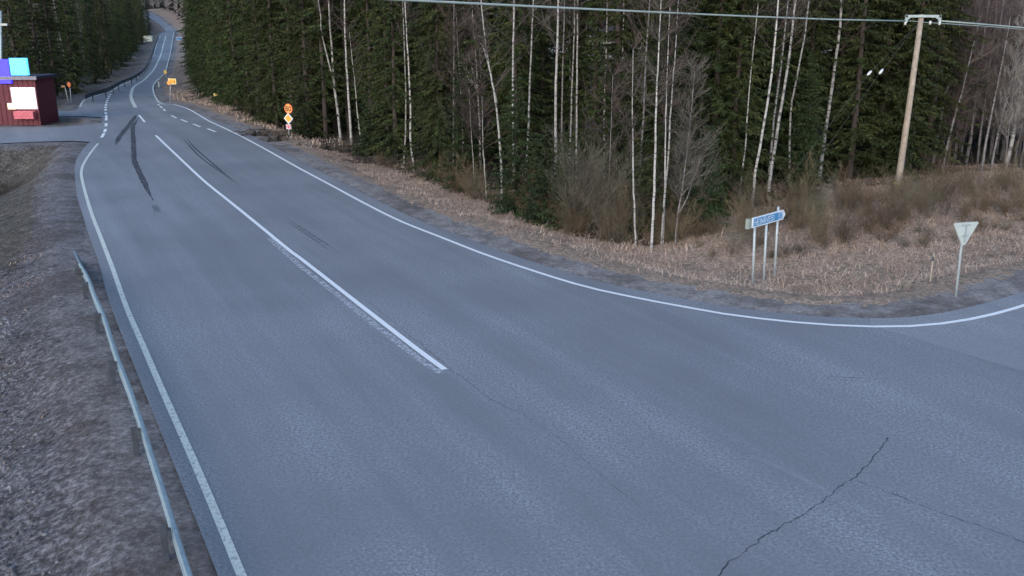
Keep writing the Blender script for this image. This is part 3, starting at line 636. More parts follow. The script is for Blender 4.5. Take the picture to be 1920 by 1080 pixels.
def quads_mesh(name, Q, mat): # Q: (n,4,3)
    n = len(Q); return mesh(name, Q.reshape(-1, 3), np.arange(n*4).reshape(n, 4), mat)
def spruce_mesh(seed, H, Rb, dens=1.0, z0=.8, droop=.5, name='crown', mat='needle', gappy=0.0):
    r = np.random.default_rng(seed); out = []
    z = z0; 
    while z < H-.1:
        f = (z-z0)/(H-z0); nb = int(r.integers(4, 7)*dens)
        Lmax = Rb*min(1, ((1-f)**.72)*(.75+.5*r.random()))+.12
        for _ in range(max(2, nb)):
            if r.random() < gappy: continue
            az = r.uniform(0, 2*math.pi); L = Lmax*r.uniform(.6, 1.12); dr = np.array([math.cos(az), math.sin(az)])
            dp = droop*r.uniform(.6, 1.3)*(1-.75*f); ns = max(4, int(L/.11)); s = (np.arange(ns)+r.uniform(0,1,ns))/ns
            lift = .25*(1-f*.3)
            rz = z+L*(lift*s*0.5-dp*s**1.6+.28*dp*s**4)
            rx = dr[0]*L*s; ry = dr[1]*L*s
            pos = np.stack([rx, ry, rz], 1); side = np.array([-dr[1], dr[0], 0.]); fwd = np.array([dr[0], dr[1], 0.])
            for sg in (-1, 1, 0):
                ln = (.18+.24*(1-s))*r.uniform(.6,1.4,ns)*min(1., .5+L/3); ang = r.uniform(.5,1.1,ns)
                if sg == 0: d = fwd[None]*.45+np.array([0,0,-1.])[None]*r.uniform(.5,1.1,ns)[:,None]+side[None]*r.uniform(-.4,.4,ns)[:,None]
                else: d = fwd[None]*np.cos(ang)[:,None]+side[None]*(sg*np.sin(ang))[:,None]+np.array([0,0,-1.])[None]*r.uniform(.05,.6,ns)[:,None]
                d /= np.linalg.norm(d, axis=1)[:,None]
                wv = np.cross(d, r.normal(0,1,(ns,3))); wv /= np.linalg.norm(wv, axis=1)[:,None]+1e-9
                wd_ = (.022+.032*r.random(ns))[:,None]; tip = pos+d*ln[:,None]; mid_ = pos+d*ln[:,None]*.45
                out.append(np.stack([pos, mid_+wv*wd_, tip, mid_-wv*wd_], 1))
        z += r.uniform(.17, .34)*(1+.25*(H/20))/max(.6, dens)
    Q = np.concatenate(out); return quads_mesh(name, Q, M[mat])
def trunk_mesh(H, r0, mat, lean=0, n=7, seed=0):
    r = random.Random(seed); b = MB(); b.tube([(r.uniform(-.05,.05), r.uniform(-.05,.05), -0.5+k*(H+.4)/n) for k in range(n+1)], [r0*.62*(1-.93*k/n)+.01 for k in range(n+1)], 8); return mesh('trunk', b.V, b.F, mat, True)
SPR = []
for k, (H, Rb, z0, gp) in enumerate([(23,2.6,.8,.05),(20,2.3,.5,.05),(25,2.8,1.5,.08),(18,2.1,.4,.04),(22,2.1,3.5,.2),(21,2.4,1.2,.1)]):
    SPR.append((spruce_mesh(100+k, H, Rb, 1.0, z0, .55, gappy=gp), trunk_mesh(H, .17+.006*H, M['bark'], seed=k), H, Rb))
GIANT = (spruce_mesh(150, 24, 4.3, 1.25, .35, .75, gappy=.04), trunk_mesh(24, .3, M['bark'], seed=9), 24, 4.3)
BROAD = (spruce_mesh(151, 20, 3.0, 1.3, .35, .6, gappy=.04), trunk_mesh(20, .25, M['bark'], seed=10), 20, 3.0)
YSP = []
for k, (H, Rb) in enumerate([(7.5,1.7),(5.0,1.4),(10,1.9)]):
    YSP.append((spruce_mesh(200+k, H, Rb, 1.35, .15, .22, mat='needle_young'), trunk_mesh(H, .07, M['bark'], seed=k), H, Rb))
# half-dead spruce: bare drooping lower branches, thin needles above
def dead_branch_mesh(seed, H, L0, n, z0=.8):
    r = random.Random(seed); b = MB()
    for _ in range(n):
        z = r.uniform(z0, H); az = r.uniform(0, 6.283); L = L0*(1-.6*z/H)*r.uniform(.5,1.1); pts = []
        dx, dy = math.cos(az), math.sin(az)
        for s in (0,.35,.7,1): pts.append((dx*L*s, dy*L*s, z-L*.42*s**1.4+.15*L*s**3))
        b.tube(pts, [.022,.016,.011,.005], 3, False)
        for _ in range(5):
            s = r.uniform(.25,1); p0 = np.array([dx*L*s, dy*L*s, z-L*.42*s**1.4+.15*L*s**3]); d = np.array([r.uniform(-1,1), r.uniform(-1,1), r.uniform(-1.0,.15)])*.35
            b.tube([p0, p0+d], [.008,.004], 3, False)
    return mesh('dead_branches', b.V, b.F, M['twig_dark'])
DEAD = [dead_branch_mesh(5, 11, 2.6, 110), dead_branch_mesh(6, 13, 2.3, 110)]

BINS = [(440,'between the small yellow sign and the far road'),(530,'left of the orange 80 sign'),(600,'right behind the orange 80 sign'),(700,'behind the forked birch'),(790,'around the close birch pair'),(865,'left of the slim birch row'),(950,'behind the fan-like birch'),(1020,'behind the young spruces'),(1085,'left behind the willow bush'),(1150,'right behind the willow bush'),(1215,'left of the bright forest-front birch'),(1290,'behind the close forest-front pair'),(1380,'left of the two tall birches'),(1470,'behind the blue direction sign'),(1560,'left of the giant spruce'),(1700,'beside the utility pole'),(1800,'at the left of the open birch stand'),(9999,'near the right edge')]
def where(x, y):
    px_ = 960+F*x/y
    for a, t_ in BINS:
        if px_ < a: return t_
SBINS = [(1370,'left of the blue direction sign'),(1420,'at the left post of the blue sign'),(1480,'right behind the blue sign'),(1560,'between the blue sign and the giant spruce'),(1640,'before the giant spruce'),(1700,'at the foot of the utility pole'),(1770,'right of the utility pole'),(1830,'behind the give way sign'),(9999,'right of the give way sign')]
def swhere(x, y):
    px_ = 960+F*x/y
    for a, t_ in SBINS:
        if px_ < a: return t_
LB = [(60,'behind the made-up dark red kiosk'),(115,'left of the round orange sign'),(150,'behind the round orange sign'),(190,'behind the start of the far guardrail'),(235,'behind the middle of the far guardrail'),(265,'beside the upper end of the far guardrail'),(9999,'by the pale cabinet')]
def lwhere(x, y):
    px_ = 960+F*x/y; dd = 'in front, ' if y < 105 else 'far up, ' if y > 170 else ''
    for a, t_ in LB:
        if px_ < a: return dd+t_
def place_spruce(proto, x, y, sc, rz, label, grp, dead=None, cat='spruce tree', lean=(0,0), name='spruce_tree', wide=1.0):
    root = empty(name, (x, y, gz(x, y)-.05), rz, label, cat, grp); root.scale = (sc*wide, sc*wide, sc); root.rotation_euler = (lean[0], lean[1], rz)
    c = obj('crown', proto[0], root); obj('trunk', proto[1], root)
    if dead is not None: obj('dead_branches', dead, root)
    return root

def twig_cloud(b, p0, d0, L, r, depth, rad, up=.25):
    """a branch with side twigs, thin three-sided tubes"""
    p = np.array(p0, float); d = np.array(d0, float); d /= np.linalg.norm(d); pts = [p.copy()]; n = 4
    for k in range(n):
        d = d+np.array([r.uniform(-.16,.16), r.uniform(-.16,.16), up*.35+r.uniform(-.1,.1)]); d /= np.linalg.norm(d); p = p+d*L/n; pts.append(p.copy())
        if depth > 0:
            for _ in range(2 if depth > 1 else 3):
                sd_ = np.array([r.gauss(0,1), r.gauss(0,1), r.gauss(0,.5)]); nd = d*.9+sd_*.55
                twig_cloud(b, p, nd, L*r.uniform(.35,.6), r, depth-1, rad*.5, up)
    b.tube(pts, [rad*(1-.75*k/n) for k in range(n+1)], 3, False)
def birch_crown(seed, H, z0, n, L0, rad=.022, spread=.75, depth=1):
    r = random.Random(seed); b = MB()
    for k in range(n):
        z = z0+(H-z0)*(k+r.random())/n; f = (z-z0)/(H-z0); az = r.uniform(0,6.283); L = L0*(1-.75*f)*r.uniform(.6,1.15)
        twig_cloud(b, (0,0,z), (math.cos(az)*spread, math.sin(az)*spread, r.uniform(.45,.95)), L, r, depth, rad*(1-.5*f))
    return b
# crowns for random birches (unit: whole tree)
BIR = []
for k, (H, z0) in enumerate([(17,6.0),(15,4.5),(19,8)]):
    cb_ = birch_crown(300+k, H, z0, 34, 2.6, depth=2 if k==1 else 1); 
    BIR.append((mesh('crown', cb_.V, cb_.F, M['twig']), trunk_mesh(H, .095, M['birch'], seed=50+k), trunk_mesh(H, .085, M['birch_dim'], seed=60+k), H))
YB = []
for k, (H, z0) in enumerate([(11,1.0),(9.5,.7),(12.5,1.8)]):
    cb_ = birch_crown(330+k, H, z0, 60, 2.0, .016, .6, 2)
    YB.append((mesh('crown', cb_.V, cb_.F, M['twig_stand']), trunk_mesh(H, .09, M['birch_stand'], seed=70+k), trunk_mesh(H, .09, M['birch_stand'], seed=70+k), H))
def place_birch(proto, x, y, sc, rz, label, grp, dim=False, lean=(0,0), name='birch_tree'):
    root = empty(name, (x, y, gz(x, y)-.03), rz, label, 'birch tree', grp); root.scale = (sc,)*3; root.rotation_euler = (lean[0], lean[1], rz)
    obj('trunk', proto[2] if dim else proto[1], root); obj('crown', proto[0], root); return root

# ------------------------------------------------------------------ named front birches (traced stems)
SIGHT = []
def front_birch(px, dbh_px, label, forks=(), dim=False, back=0., twigs=26, tl=1.7, extra=5.0, z_first=.45, depth=1, group=None):
    """px: stem pixels from the ground up; the stem stands in one vertical plane"""
    p = hit(*px[0]); 
    if back: d = np.array([p[0], p[1]]); d /= np.linalg.norm(d); q_ = p[:2]+d*back; p = np.array([q_[0], q_[1], gz(*q_)])
    Y = p[1]; k = Y/F*1.0; P = [np.zeros(3)]
    if group is None and px[0][0] > 560 and back < 4.5: SIGHT.append((min(q_[0] for q_ in px), max(q_[0] for q_ in px), Y))
    for x, y in px[1:]:
        q = at_y(x, y, Y)-p; q[1] += random.uniform(-.05,.05); P.append(q)
    d = P[-1]-P[-2]; d /= np.linalg.norm(d)
    P = smooth(P, 4)
    for e in (1,2,3): P = np.vstack([P, P[-1]+(d*.7+Zv*.3)*extra/3])
    n = len(P); s = np.r_[0, np.cumsum(np.linalg.norm(np.diff(P, axis=0), axis=1))]; s /= s[-1]
    r0 = dbh_px*k/2; root = empty('birch_tree', p, 0, label, 'birch tree', group); mt = M['birch_dim' if dim else 'birch']
    P = P+RNG.normal(0, .006, P.shape)*(s[:,None] > 0)
    P[0][2] -= .3; b = MB(); b.tube(P, [max(.012, r0*(1.12-.85*v)) for v in s], 8)
    for fk in forks:
        Q = [at_y(x, y, Y)-p for x, y in fk]; Q = [q_+np.array([0, .15*kk*(-1)**len(fk), 0]) for kk, q_ in enumerate(Q)]
        Q = smooth(Q, 3); b.tube(Q, np.linspace(r0*.75, r0*.22, len(Q)), 6)
    b.build('trunk', mt, root, True)
    r = random.Random(int(px[0][0])); c = MB(); Hh = P[-1][2]
    for kk in range(twigs):
        v = z_first+(1-z_first)*(kk+r.random())/twigs; z = v; i_ = min(n-1, int(np.searchsorted(s, v))); q = P[i_]
        az = r.uniform(0,6.283); twig_cloud(c, q, (math.cos(az)*.8, math.sin(az)*.8, r.uniform(.3,.95)), tl*(1.25-.7*v)*r.uniform(.5,1.2), r, depth, .016)
    for fk in forks:
        for kk in range(7):
            q = at_y(*fk[-1], Y)-p; az = r.uniform(0,6.283); twig_cloud(c, q-Zv*r.uniform(0,1.2), (math.cos(az)*.6, math.sin(az)*.6, .8), 1.1, r, 1, .012)
    c.build('crown', M['twig'], root); return root
fb = front_birch
fb([(352,128),(352,90),(350,50),(350,0)], 3.0, 'whitish birch trunk at the far left end of the right forest', dim=False, twigs=14, back=0)
fb([(639,264),(633,205),(627,160),(622,90),(618,40),(616,0)], 5.0, 'forked white birch at the forest edge right of the orange 80 sign', forks=[[(625,150),(613,100),(604,57),(604,32),(600,0)]])
fb([(659,271),(655,200),(650,125),(647,60),(646,0)], 4.5, 'straight white birch just right of the forked birch near the 80 sign')
fb([(678,272),(670,210),(665,150),(661,118)], 2.5, 'thin short pale birch, third stem right of the 80 sign', extra=2)
fb([(777,322),(770,260),(770,200),(766,120),(762,50),(759,0)], 4.0, 'white birch left of the big bright spruce, right one of a close pair')
fb([(757,318),(760,260),(761,180),(758,80),(755,0)], 3.0, 'white birch left of the big bright spruce, left one of a close pair', back=1.5)
fb([(869,327),(868,270),(866,200),(860,115)], 3.0, 'slim birch leading the row left of the many-stemmed birch', extra=2.5, z_first=.3, depth=1)
fb([(901,317),(900,250),(897,190),(895,164),(893,120),(890,80),(887,44)], 4.5, 'birch whose trunk splits fan-like into five stems', forks=[[(895,170),(880,140),(868,107)],[(895,168),(884,125),(871,71),(868,50)],[(895,166),(902,140),(899,100),(895,65)],[(894,160),(880,150),(865,110)]], twigs=40, z_first=.5, depth=2, tl=1.4, extra=2)
fb([(942,391),(940,310),(933,222),(925,165),(918,129),(910,75),(904,22)], 5.0, 'white birch leaning left with a forked branch, beside the fan-like birch', forks=[[(932,195),(922,150),(908,95),(899,80)]], extra=2)
fb([(890,360),(888,310),(885,270),(882,225)], 2.2, 'short thin birch at the foot of the fan-like birch', dim=False, extra=1.5)
fb([(912,372),(909,320),(906,280),(905,240)], 2.8, 'short pale stem left of the leaning birch', extra=1.5)
fb([(964,398),(963,300),(962,231),(962,130),(963,60),(964,0)], 5.0, 'straight white birch rising from behind the young spruces', back=2.5)
fb([(984,395),(990,260),(992,200),(995,120),(998,50),(1000,0)], 4.5, 'brightest straight birch, second from the left above the young spruces', back=3)
fb([(1044,405),(1042,300),(1042,178),(1045,90),(1047,0)], 6.0, 'stout white birch behind the left side of the large willow bush', back=2)
fb([(1051,385),(1053,240),(1055,133),(1057,60),(1059,0)], 3.6, 'dim slender birch close right of the stout white birch', dim=True, back=4)
fb([(1066,390),(1070,250),(1072,180),(1076,80),(1078,0)], 3.6, 'left one of the twin birches seen through spruce boughs above the willow bush', back=4)
fb([(1081,392),(1081,284),(1082,150),(1083,0)], 4.2, 'right one of the twin birches seen through spruce boughs above the willow bush', back=4)
fb([(1095,390),(1098,250),(1098,170),(1100,0)], 3.4, 'grey birch just right of the twin birches', dim=True, back=6)
fb([(1132,392),(1133,260),(1134,178),(1138,60),(1138,0)], 3.6, 'thin white birch behind the spruces above the right side of the willow bush', back=5)
fb([(1118,392),(1121,260),(1124,130),(1126,40)], 3.0, 'dull grey stem left of the thin white birch above the willow bush', dim=True, back=6)
fb([(1158,395),(1161,270),(1164,200),(1167,110),(1170,0)], 3.8, 'patchily hidden birch in the dark spruces above the bare alders', back=5)
fb([(1221,467),(1226,380),(1229,289),(1231,200),(1234,133)], 5.2, 'bright birch at the forest front, first tall stem left of the close pair', extra=3, twigs=40, z_first=.5, tl=1.2)
fb([(1192,460),(1189,380),(1187,310),(1186,225)], 4.0, 'bare birch left of the bright forest-front birch', extra=2.5, z_first=.4, tl=1.1)
fb([(1240,460),(1245,380),(1252,300),(1258,200),(1264,120)], 4.2, 'right stem of the close pair at the forest front, with a reddish top', extra=3, twigs=36, z_first=.5, tl=1.2)
fb([(1243,458),(1246,370),(1247,290),(1249,200),(1251,150)], 3.6, 'left stem of the close pair at the forest front', extra=2.5, z_first=.5, tl=1.1)
fb([(1141,424),(1142,360),(1144,289),(1146,240)], 2.6, 'thin grey birch rising through the willow bush', dim=True, extra=2)
fb([(1266,457),(1272,400),(1280,348),(1288,280),(1295,215)], 3.2, 'branching bare grey tree right of the forest-front birches', dim=True, forks=[[(1272,400),(1290,372),(1305,330),(1318,300)],[(1277,370),(1300,330),(1312,290)]], twigs=44, z_first=.2, depth=2, tl=1.1, extra=1.5)
fb([(1383,393),(1391,330),(1398,262),(1402,206),(1408,140),(1423,0)], 3.0, 'thin patchy birch left of the two tall birches behind the blue sign', back=.5)
fb([(1407,405),(1413,360),(1417,318),(1430,250),(1447,133),(1460,0)], 5.0, 'left one of the two tall birches behind the blue sign')
fb([(1440,386),(1442,352),(1457,250),(1477,127),(1492,0)], 6.0, 'right one of the two tall birches behind the blue sign, bent at its base')
fb([(1438,375),(1447,263),(1455,195),(1463,133),(1477,10)], 4.2, 'slightly dimmer birch standing between and behind the two tall birches', back=2)
fb([(1478,372),(1483,213),(1495,140),(1510,57),(1517,0)], 4.0, 'thin birch right of the two tall birches, hidden below by boughs', back=2.5)
fb([(1535,344),(1546,260),(1557,183),(1568,100),(1575,50),(1578,0)], 7.0, 'thickest white birch, left of the giant spruce', twigs=30, tl=1.4)
fb([(1885,312),(1898,266),(1908,200),(1919,124),(1930,50)], 7.0, 'stout pale birch with a forked limb at the right edge', forks=[[(1914,150),(1903,115),(1893,90)]])
STAND = ['leftmost slim birch of the open stand right of the giant spruce','second and nearest slim birch of the open stand','fourth slim birch of the open stand from the left','fifth slim birch of the open stand from the left','sixth slim birch of the open stand from the left','third slim birch of the open stand, standing farther back','rightmost slim birch of the open stand, before the forked one']
for (px, wd_), slab in zip((([(1748,313),(1765,220),(1787,111)],4.4), ([(1765,327),(1783,245),(1805,165)],4.6), ([(1810,305),(1822,240),(1836,184)],3.8), ([(1840,320),(1854,240),(1870,163)],4.6), ([(1858,318),(1872,250),(1888,186)],4.2), ([(1802,292),(1815,220),(1831,140)],3.6), ([(1876,300),(1884,250),(1893,200)],3.2)), STAND):
    fb(px, wd_, slab, dim=True, twigs=40, tl=1.5, z_first=.25, depth=1, extra=3.5, group='birches of the stand at the right')
for px, wd_, lab in (([(128,146),(117,90),(107,37),(100,0)],3.2,'pale leaning birch in the dark forest above the round orange sign'), ([(208,134),(203,90),(190,50),(186,10)],2.6,'pale birch in front of the dark left forest'), ([(114,108),(106,60),(98,15)],2.0,'thin birch left of the pale leaning birch'), ([(157,98),(155,70),(152,40)],1.6,'small pale birch between the two left forest birches'),([(201,128),(198,90),(196,60)],1.8,'thin birch close left of the pale birch')):
    fb(px, wd_, lab, dim=True, twigs=34, tl=3.0, extra=6, z_first=.35, depth=1)

# ------------------------------------------------------------------ spruces of the right-hand forest
placed = []
def clear_view(x, y, rad):               # keep boughs off the traced birches
    for a, b_, dd in SIGHT:
        px_ = 960+F*x/(y*1.0); w_ = rad*F/y*.8
        if y < dd+.5 and a-w_ < px_ < b_+w_: return False
    return True
def free(x, y, dmin): return all((x-a)**2+(y-b_)**2 > dmin*dmin for a, b_ in placed)
gF = 'spruces along the right forest edge'
spr_spots = [ # base px, prototype, scale, label
 ((386,172),3,1.0,'spruce ending the right forest edge beside the far road, with boughs to the ground'),((378,155),1,1.05,None),((402,188),0,1.0,None),((424,200),1,1.0,None),((446,212),5,1.0,None),
 ((470,218),3,1.0,None),((494,230),1,.95,None),((520,240),0,1.0,None),((552,250),4,.95,None),((585,258),1,1.0,None),((612,272),4,.9,None),
 ((700,296),4,.85,None),((730,302),1,.85,None),((745,312),5,.8,None),((826,352),0,.85,'big bright-green spruce left of the fan-like birch'),
 ((965,380),4,.8,None),((1075,392),5,.8,None),((1110,388),0,.8,None),((1150,392),2,.8,None),
 ((1330,398),1,.85,None),((1368,396),0,.85,'broad spruce left of the two tall birches behind the blue sign'),((1350,372),3,.9,None),
 ((1500,364),5,.8,None),((1480,360),3,.85,None),((1640,347),0,.98,'giant spruce behind the utility pole with boughs sweeping to the ground'),((1590,344),5,.9,None),((1690,338),3,.95,None)]
for (x, y), k, sc, lab in spr_spots:
    p = hit(x, y); d = p[:2]/np.linalg.norm(p[:2]); q = p[:2]+d*1.2
    for _ in range(14):
        if clear_view(q[0], q[1], 1.7): break
        q = q+d*.4
    if x == 1640: q = q+d*3.2
    placed.append(tuple(q))
    place_spruce(GIANT if x == 1640 else BROAD if x in (1368, 826, 386, 1500) else SPR[k], q[0], q[1], sc, random.uniform(0,6.28), lab or (('tall ' if k in (0,2) else 'medium ' if k in (1,5) else 'narrow ')+'dark front-row spruce '+where(q[0],q[1])), None if lab else gF, wide=1.0)
for (x, y), k, sc, lab in [((968,402),0,.8,'young spruce at the forest front right of the leaning birch'),((1022,424),1,.85,'low young spruce beside the short pale marker post'),((1003,414),0,.5,'young spruce between its two fellows left of the willow bush'),((1058,432),1,.8,'small young spruce half under the willow bush'),((868,362),2,.7,'slender young spruce between the slim birch and the fan-like birch'),((690,300),1,.8,'small spruce in front of the dark trunks right of the 80 sign'),((1505,372),2,.62,'young spruce right of the bent-based birch'),((1320,430),1,.8,'low young spruce behind the branching grey tree'),((580,262),1,.9,'small spruce just right of the 80 sign')]:
    p = hit(x, y); d = p[:2]/np.linalg.norm(p[:2]); q = p[:2]+d*.6
    place_spruce(YSP[k], q[0], q[1], sc, random.uniform(0,6.28), lab, None, name='young_spruce', cat='young spruce')
s_ = np.r_[0, np.cumsum(np.linalg.norm(np.diff(FE, axis=0), axis=1))]
n_spr = 27; tries = 0; n_bir = 0
while (n_spr < 205) and tries < 9000:
    tries += 1; s = random.uniform(0, s_[-1]); i_ = int(np.searchsorted(s_, s))-1; i_ = max(0, min(i_, len(FE)-2)); f = (s-s_[i_])/(s_[i_+1]-s_[i_]+1e-9)
    e = FE[i_]*(1-f)+FE[i_+1]*f; d = e/np.linalg.norm(e); back = 1.5+abs(random.gauss(0, 1))*9; q = e+d*back+np.array([random.uniform(-1,1), 0])
    if not free(q[0], q[1], 1.75 if back < 14 else 2.3) or not clear_view(q[0], q[1], 2.0): continue
    th = 960+F*q[0]/(q[1]*1.0+1e-9)   # rough bearing
    if th > 1745 and back < 22: continue
    if not in_forest(np.array([q[0]]), np.array([q[1]]))[0]: continue
    placed.append(tuple(q)); n_spr += 1
    k = random.choice([0,1,2,3,4,5,2,4]); dd = random.choice(DEAD) if (back < 12 and random.random() < .45) else None
    place_spruce(SPR[k], q[0], q[1], random.uniform(.78, 1.05), random.uniform(0,6.28), ('near ' if back < 6 else 'farther ' if back < 12 else 'hindmost ')+'dark forest spruce '+where(q[0],q[1]), 'spruces inside the right forest', dd, lean=(random.uniform(-.02,.02), random.uniform(-.02,.02)))
tries = 0
while n_bir < 18 and tries < 4000:
    tries += 1; s = random.uniform(0, s_[-1]); i_ = max(0, min(int(np.searchsorted(s_, s))-1, len(FE)-2)); f = (s-s_[i_])/(s_[i_+1]-s_[i_]+1e-9)
    e = FE[i_]*(1-f)+FE[i_+1]*f; d = e/np.linalg.norm(e); back = 1.0+random.uniform(0, 11); q = e+d*back
    if not free(q[0], q[1], 1.0) or not in_forest(np.array([q[0]]), np.array([q[1]]))[0]: continue
    placed.append(tuple(q)); n_bir += 1
    place_birch(random.choice(BIR), q[0], q[1], random.uniform(.8,1.1), random.uniform(0,6.28), 'slender bare birch among the spruces '+where(q[0],q[1]), 'birches scattered in the right forest', dim=True, lean=(random.uniform(-.03,.03), random.uniform(-.04,.04)))
# open stand at the far right
for k in range(125):
    px = random.uniform(1735, 2050); p = hit(px, random.uniform(282, 325)); d = p[:2]/np.linalg.norm(p[:2]); q = p[:2]+d*random.uniform(0, 22)
    place_birch(random.choice(YB), q[0], q[1], random.uniform(.8,1.15), random.uniform(0,6.28), ('front ' if q[1] < 53 else 'middle ' if q[1] < 62 else 'hindmost ')+'thin bare young birch '+('left of' if q[0]*F/q[1] < 850 else 'around')+' the stout forked birch at the right edge', 'young birches of the right stand', dim=True, lean=(random.uniform(-.03,.03), random.uniform(-.03,.05)))
for px, k, bk in ((1790,2,16),(1840,4,19),(1760,0,21),(1880,2,27),(1935,0,24),(1810,5,27),(1960,2,30)):
    p = hit(px, 315); d = p[:2]/np.linalg.norm(p[:2]); q = p[:2]+d*bk
    place_spruce(SPR[4 if px in (1790,1840) else k], q[0], q[1], 1.05, random.uniform(0,6.28), 'tall spruce rising behind the bare birch stand at the right', 'spruces behind the right birch stand')

# ------------------------------------------------------------------ left forest
LE_PX = [(-160,206),(0,204),(60,203),(112,200),(160,176),(200,160),(228,143),(250,133),(264,112),(276,90),(285,72),(290,62)]
LE = np.array([road_hit(*p)[:2] for p in LE_PX]); ls = np.r_[0, np.cumsum(np.linalg.norm(np.diff(LE, axis=0), axis=1))]
cnt = 0; tries = 0; placed = []
while cnt < 84 and tries < 6000:
    tries += 1; s = random.random()**1.5*ls[-1]; i_ = max(0, min(int(np.searchsorted(ls, s))-1, len(LE)-2)); f = (s-ls[i_])/(ls[i_+1]-ls[i_])
    e = LE[i_]*(1-f)+LE[i_+1]*f; T_ = LE[i_+1]-LE[i_]; T_ /= np.linalg.norm(T_); nrm = np.array([-T_[1], T_[0]]); q = e+nrm*(.5+abs(random.gauss(0,1))*8)
    if seg_dist(np.array([q[0]]), np.array([q[1]]), POLY)[0] < 4.0 or inside(np.array([q[0]]), np.array([q[1]]), POLY)[0]: continue
    if not free(q[0], q[1], 2.6): continue
    placed.append(tuple(q)); cnt += 1
    place_spruce(random.choice(SPR), q[0], q[1], random.uniform(.85,1.1), random.uniform(0,6.28), 'dark spruce of the left forest '+lwhere(q[0],q[1]), 'spruces of the left forest')
for k in range(26):
    s = random.random()*ls[-1]*.9; i_ = max(0, min(int(np.searchsorted(ls, s))-1, len(LE)-2)); f = (s-ls[i_])/(ls[i_+1]-ls[i_])
    e = LE[i_]*(1-f)+LE[i_+1]*f; T_ = LE[i_+1]-LE[i_]; T_ /= np.linalg.norm(T_); q = e+np.array([-T_[1], T_[0]])*random.uniform(4,9)
    if seg_dist(np.array([q[0]]), np.array([q[1]]), POLY)[0] < 3.0: continue
    place_birch(BIR[random.randrange(3)], q[0], q[1], random.uniform(.7,1.0), random.uniform(0,6.28), 'bare birch of the left forest '+lwhere(q[0],q[1]), 'birches of the left forest', dim=True)
# right of the far road: trees up the hill
cnt = 0
for k in range(46):
    Y = random.uniform(150, 560); e = np.array([np.interp(Y, rfar[::-1][:,1][np.argsort(rfar[::-1][:,1])], rfar[::-1][:,0][np.argsort(rfar[::-1][:,1])]), Y]); x = e[0]+random.uniform(13, 42)
    if Y < 330: x = e[0]+random.uniform(17, 34)
    if Y > 330 or random.random() < .5:
        if random.random() < .3: place_spruce(random.choice(SPR), x, Y, random.uniform(.7,1.), 0, 'distant spruce on the slope right of the far road', 'distant trees right of the far road')
        else: place_birch(BIR[random.randrange(3)], x, Y, random.uniform(.8,1.1), random.uniform(0,6), 'distant bare birch on the slope right of the far road', 'distant birches right of the far road', dim=True)
# far wood on the hill, one mass
def far_wood():
    V = []; Fc = []; Vs = []; Fs = []
    r = np.random.default_rng(5)
    for k in range(2600):
        Y = r.uniform(395, 860); X = -.365*Y+r.uniform(-95, 75)
        if Y < 640:
            dd = seg_dist(np.array([X]), np.array([Y]), POLY)[0]
            if dd < (9 if Y > 470 else 13): continue
        z = float(prof(Y)); H = r.uniform(11, 18)
        if r.random() < .72:
            n = 40; a = r.uniform(0,6.28,n); zz = z+H*r.uniform(.2,1.0,n); L = (1.1-(zz-z)/H*.6)*2.6
            k0 = len(V); V += [(X-.3,Y,z-1),(X+.3,Y,z-1),(X,Y,z+H)]; Fc.append((k0,k0+1,k0+2))
            for j in range(n):
                k0 = len(V); c_, s2 = math.cos(a[j]), math.sin(a[j])
                V += [(X,Y,zz[j]-1.5),(X,Y,zz[j]-.7),(X+c_*L[j],Y+s2*L[j],zz[j]+.9)]; Fc.append((k0,k0+1,k0+2))
        else:
            for j in range(26):
                f = j/26; a_ = r.uniform(0,6.28); L = 2.8*(1-f)+.3; k0 = len(Vs); c_, s2 = math.cos(a_), math.sin(a_); zz = z+1+f*H*1.2
                Vs += [(X,Y,zz+1.3),(X+c_*L-s2*.9,Y+s2*L+c_*.9,zz-.4),(X+c_*L+s2*.9,Y+s2*L-c_*.9,zz-.4)]; Fs.append((k0,k0+1,k0+2))
    o = obj('distant_wood', mesh('distant_wood', V, np.array(Fc), leafy('far_twigs', (.13,.105,.105), (.21,.175,.175), (.30,.255,.25)))); tag(o, 'bare grey-brown birch wood covering the far hill', 'wood', kind='stuff')
    o = obj('distant_wood', mesh('distant_wood', Vs, np.array(Fs), M['needle'])); tag(o, 'scattered dark conifers covering the far hill', 'wood', kind='stuff')
far_wood()

# ------------------------------------------------------------------ bushes
def bush_mesh(seed, H, n, spread, mat, rad=.014, depth=1, up=.35):
    r = random.Random(seed); b = MB()
    for k in range(n):
        a = r.uniform(0,6.283); rr_ = r.uniform(0, .25)*H*.5; sp = r.random()**.7*spread
        twig_cloud(b, (math.cos(a)*rr_, math.sin(a)*rr_, -.05), (math.cos(a)*sp, math.sin(a)*sp, 1.), H*r.uniform(.6,1.05), r, depth, rad, up)
    return mesh('stems', b.V, b.F, mat)
M['bushgrey'] = leafy('grey_bush_stems', (.07,.058,.048), (.14,.125,.10), (.22,.205,.15), .9)
SC = [bush_mesh(400, 1.25, 11, .9, M['scrub'], .010, 2, .15), bush_mesh(401, .95, 12, 1.2, M['scrub'], .009, 2, .1), bush_mesh(402, 1.6, 9, .6, M['scrub_grey'], .011, 2, .2), bush_mesh(403, .8, 14, 1.4, M['scrub_grey'], .008, 2, .1), bush_mesh(404, 1.9, 7, .5, M['scrub'], .012, 2, .25)]
BIG = bush_mesh(410, 3.1, 34, .6, M['bushgrey'], .022, 2, .22)
def place_bush(me, x, y, sc, label, grp=None, name='willow_shrub'):
    root = obj(name, me); root.location = (x, y, gz(x, y)); root.rotation_euler[2] = random.uniform(0,6.28); root.scale = (sc, sc, sc*random.uniform(.85,1.15)); return tag(root, label, 'shrub', grp)
p = hit(1098, 446); place_bush(BIG, p[0], p[1]+.8, .82, 'large rounded grey-olive willow bush at the forest front', name='willow_bush')
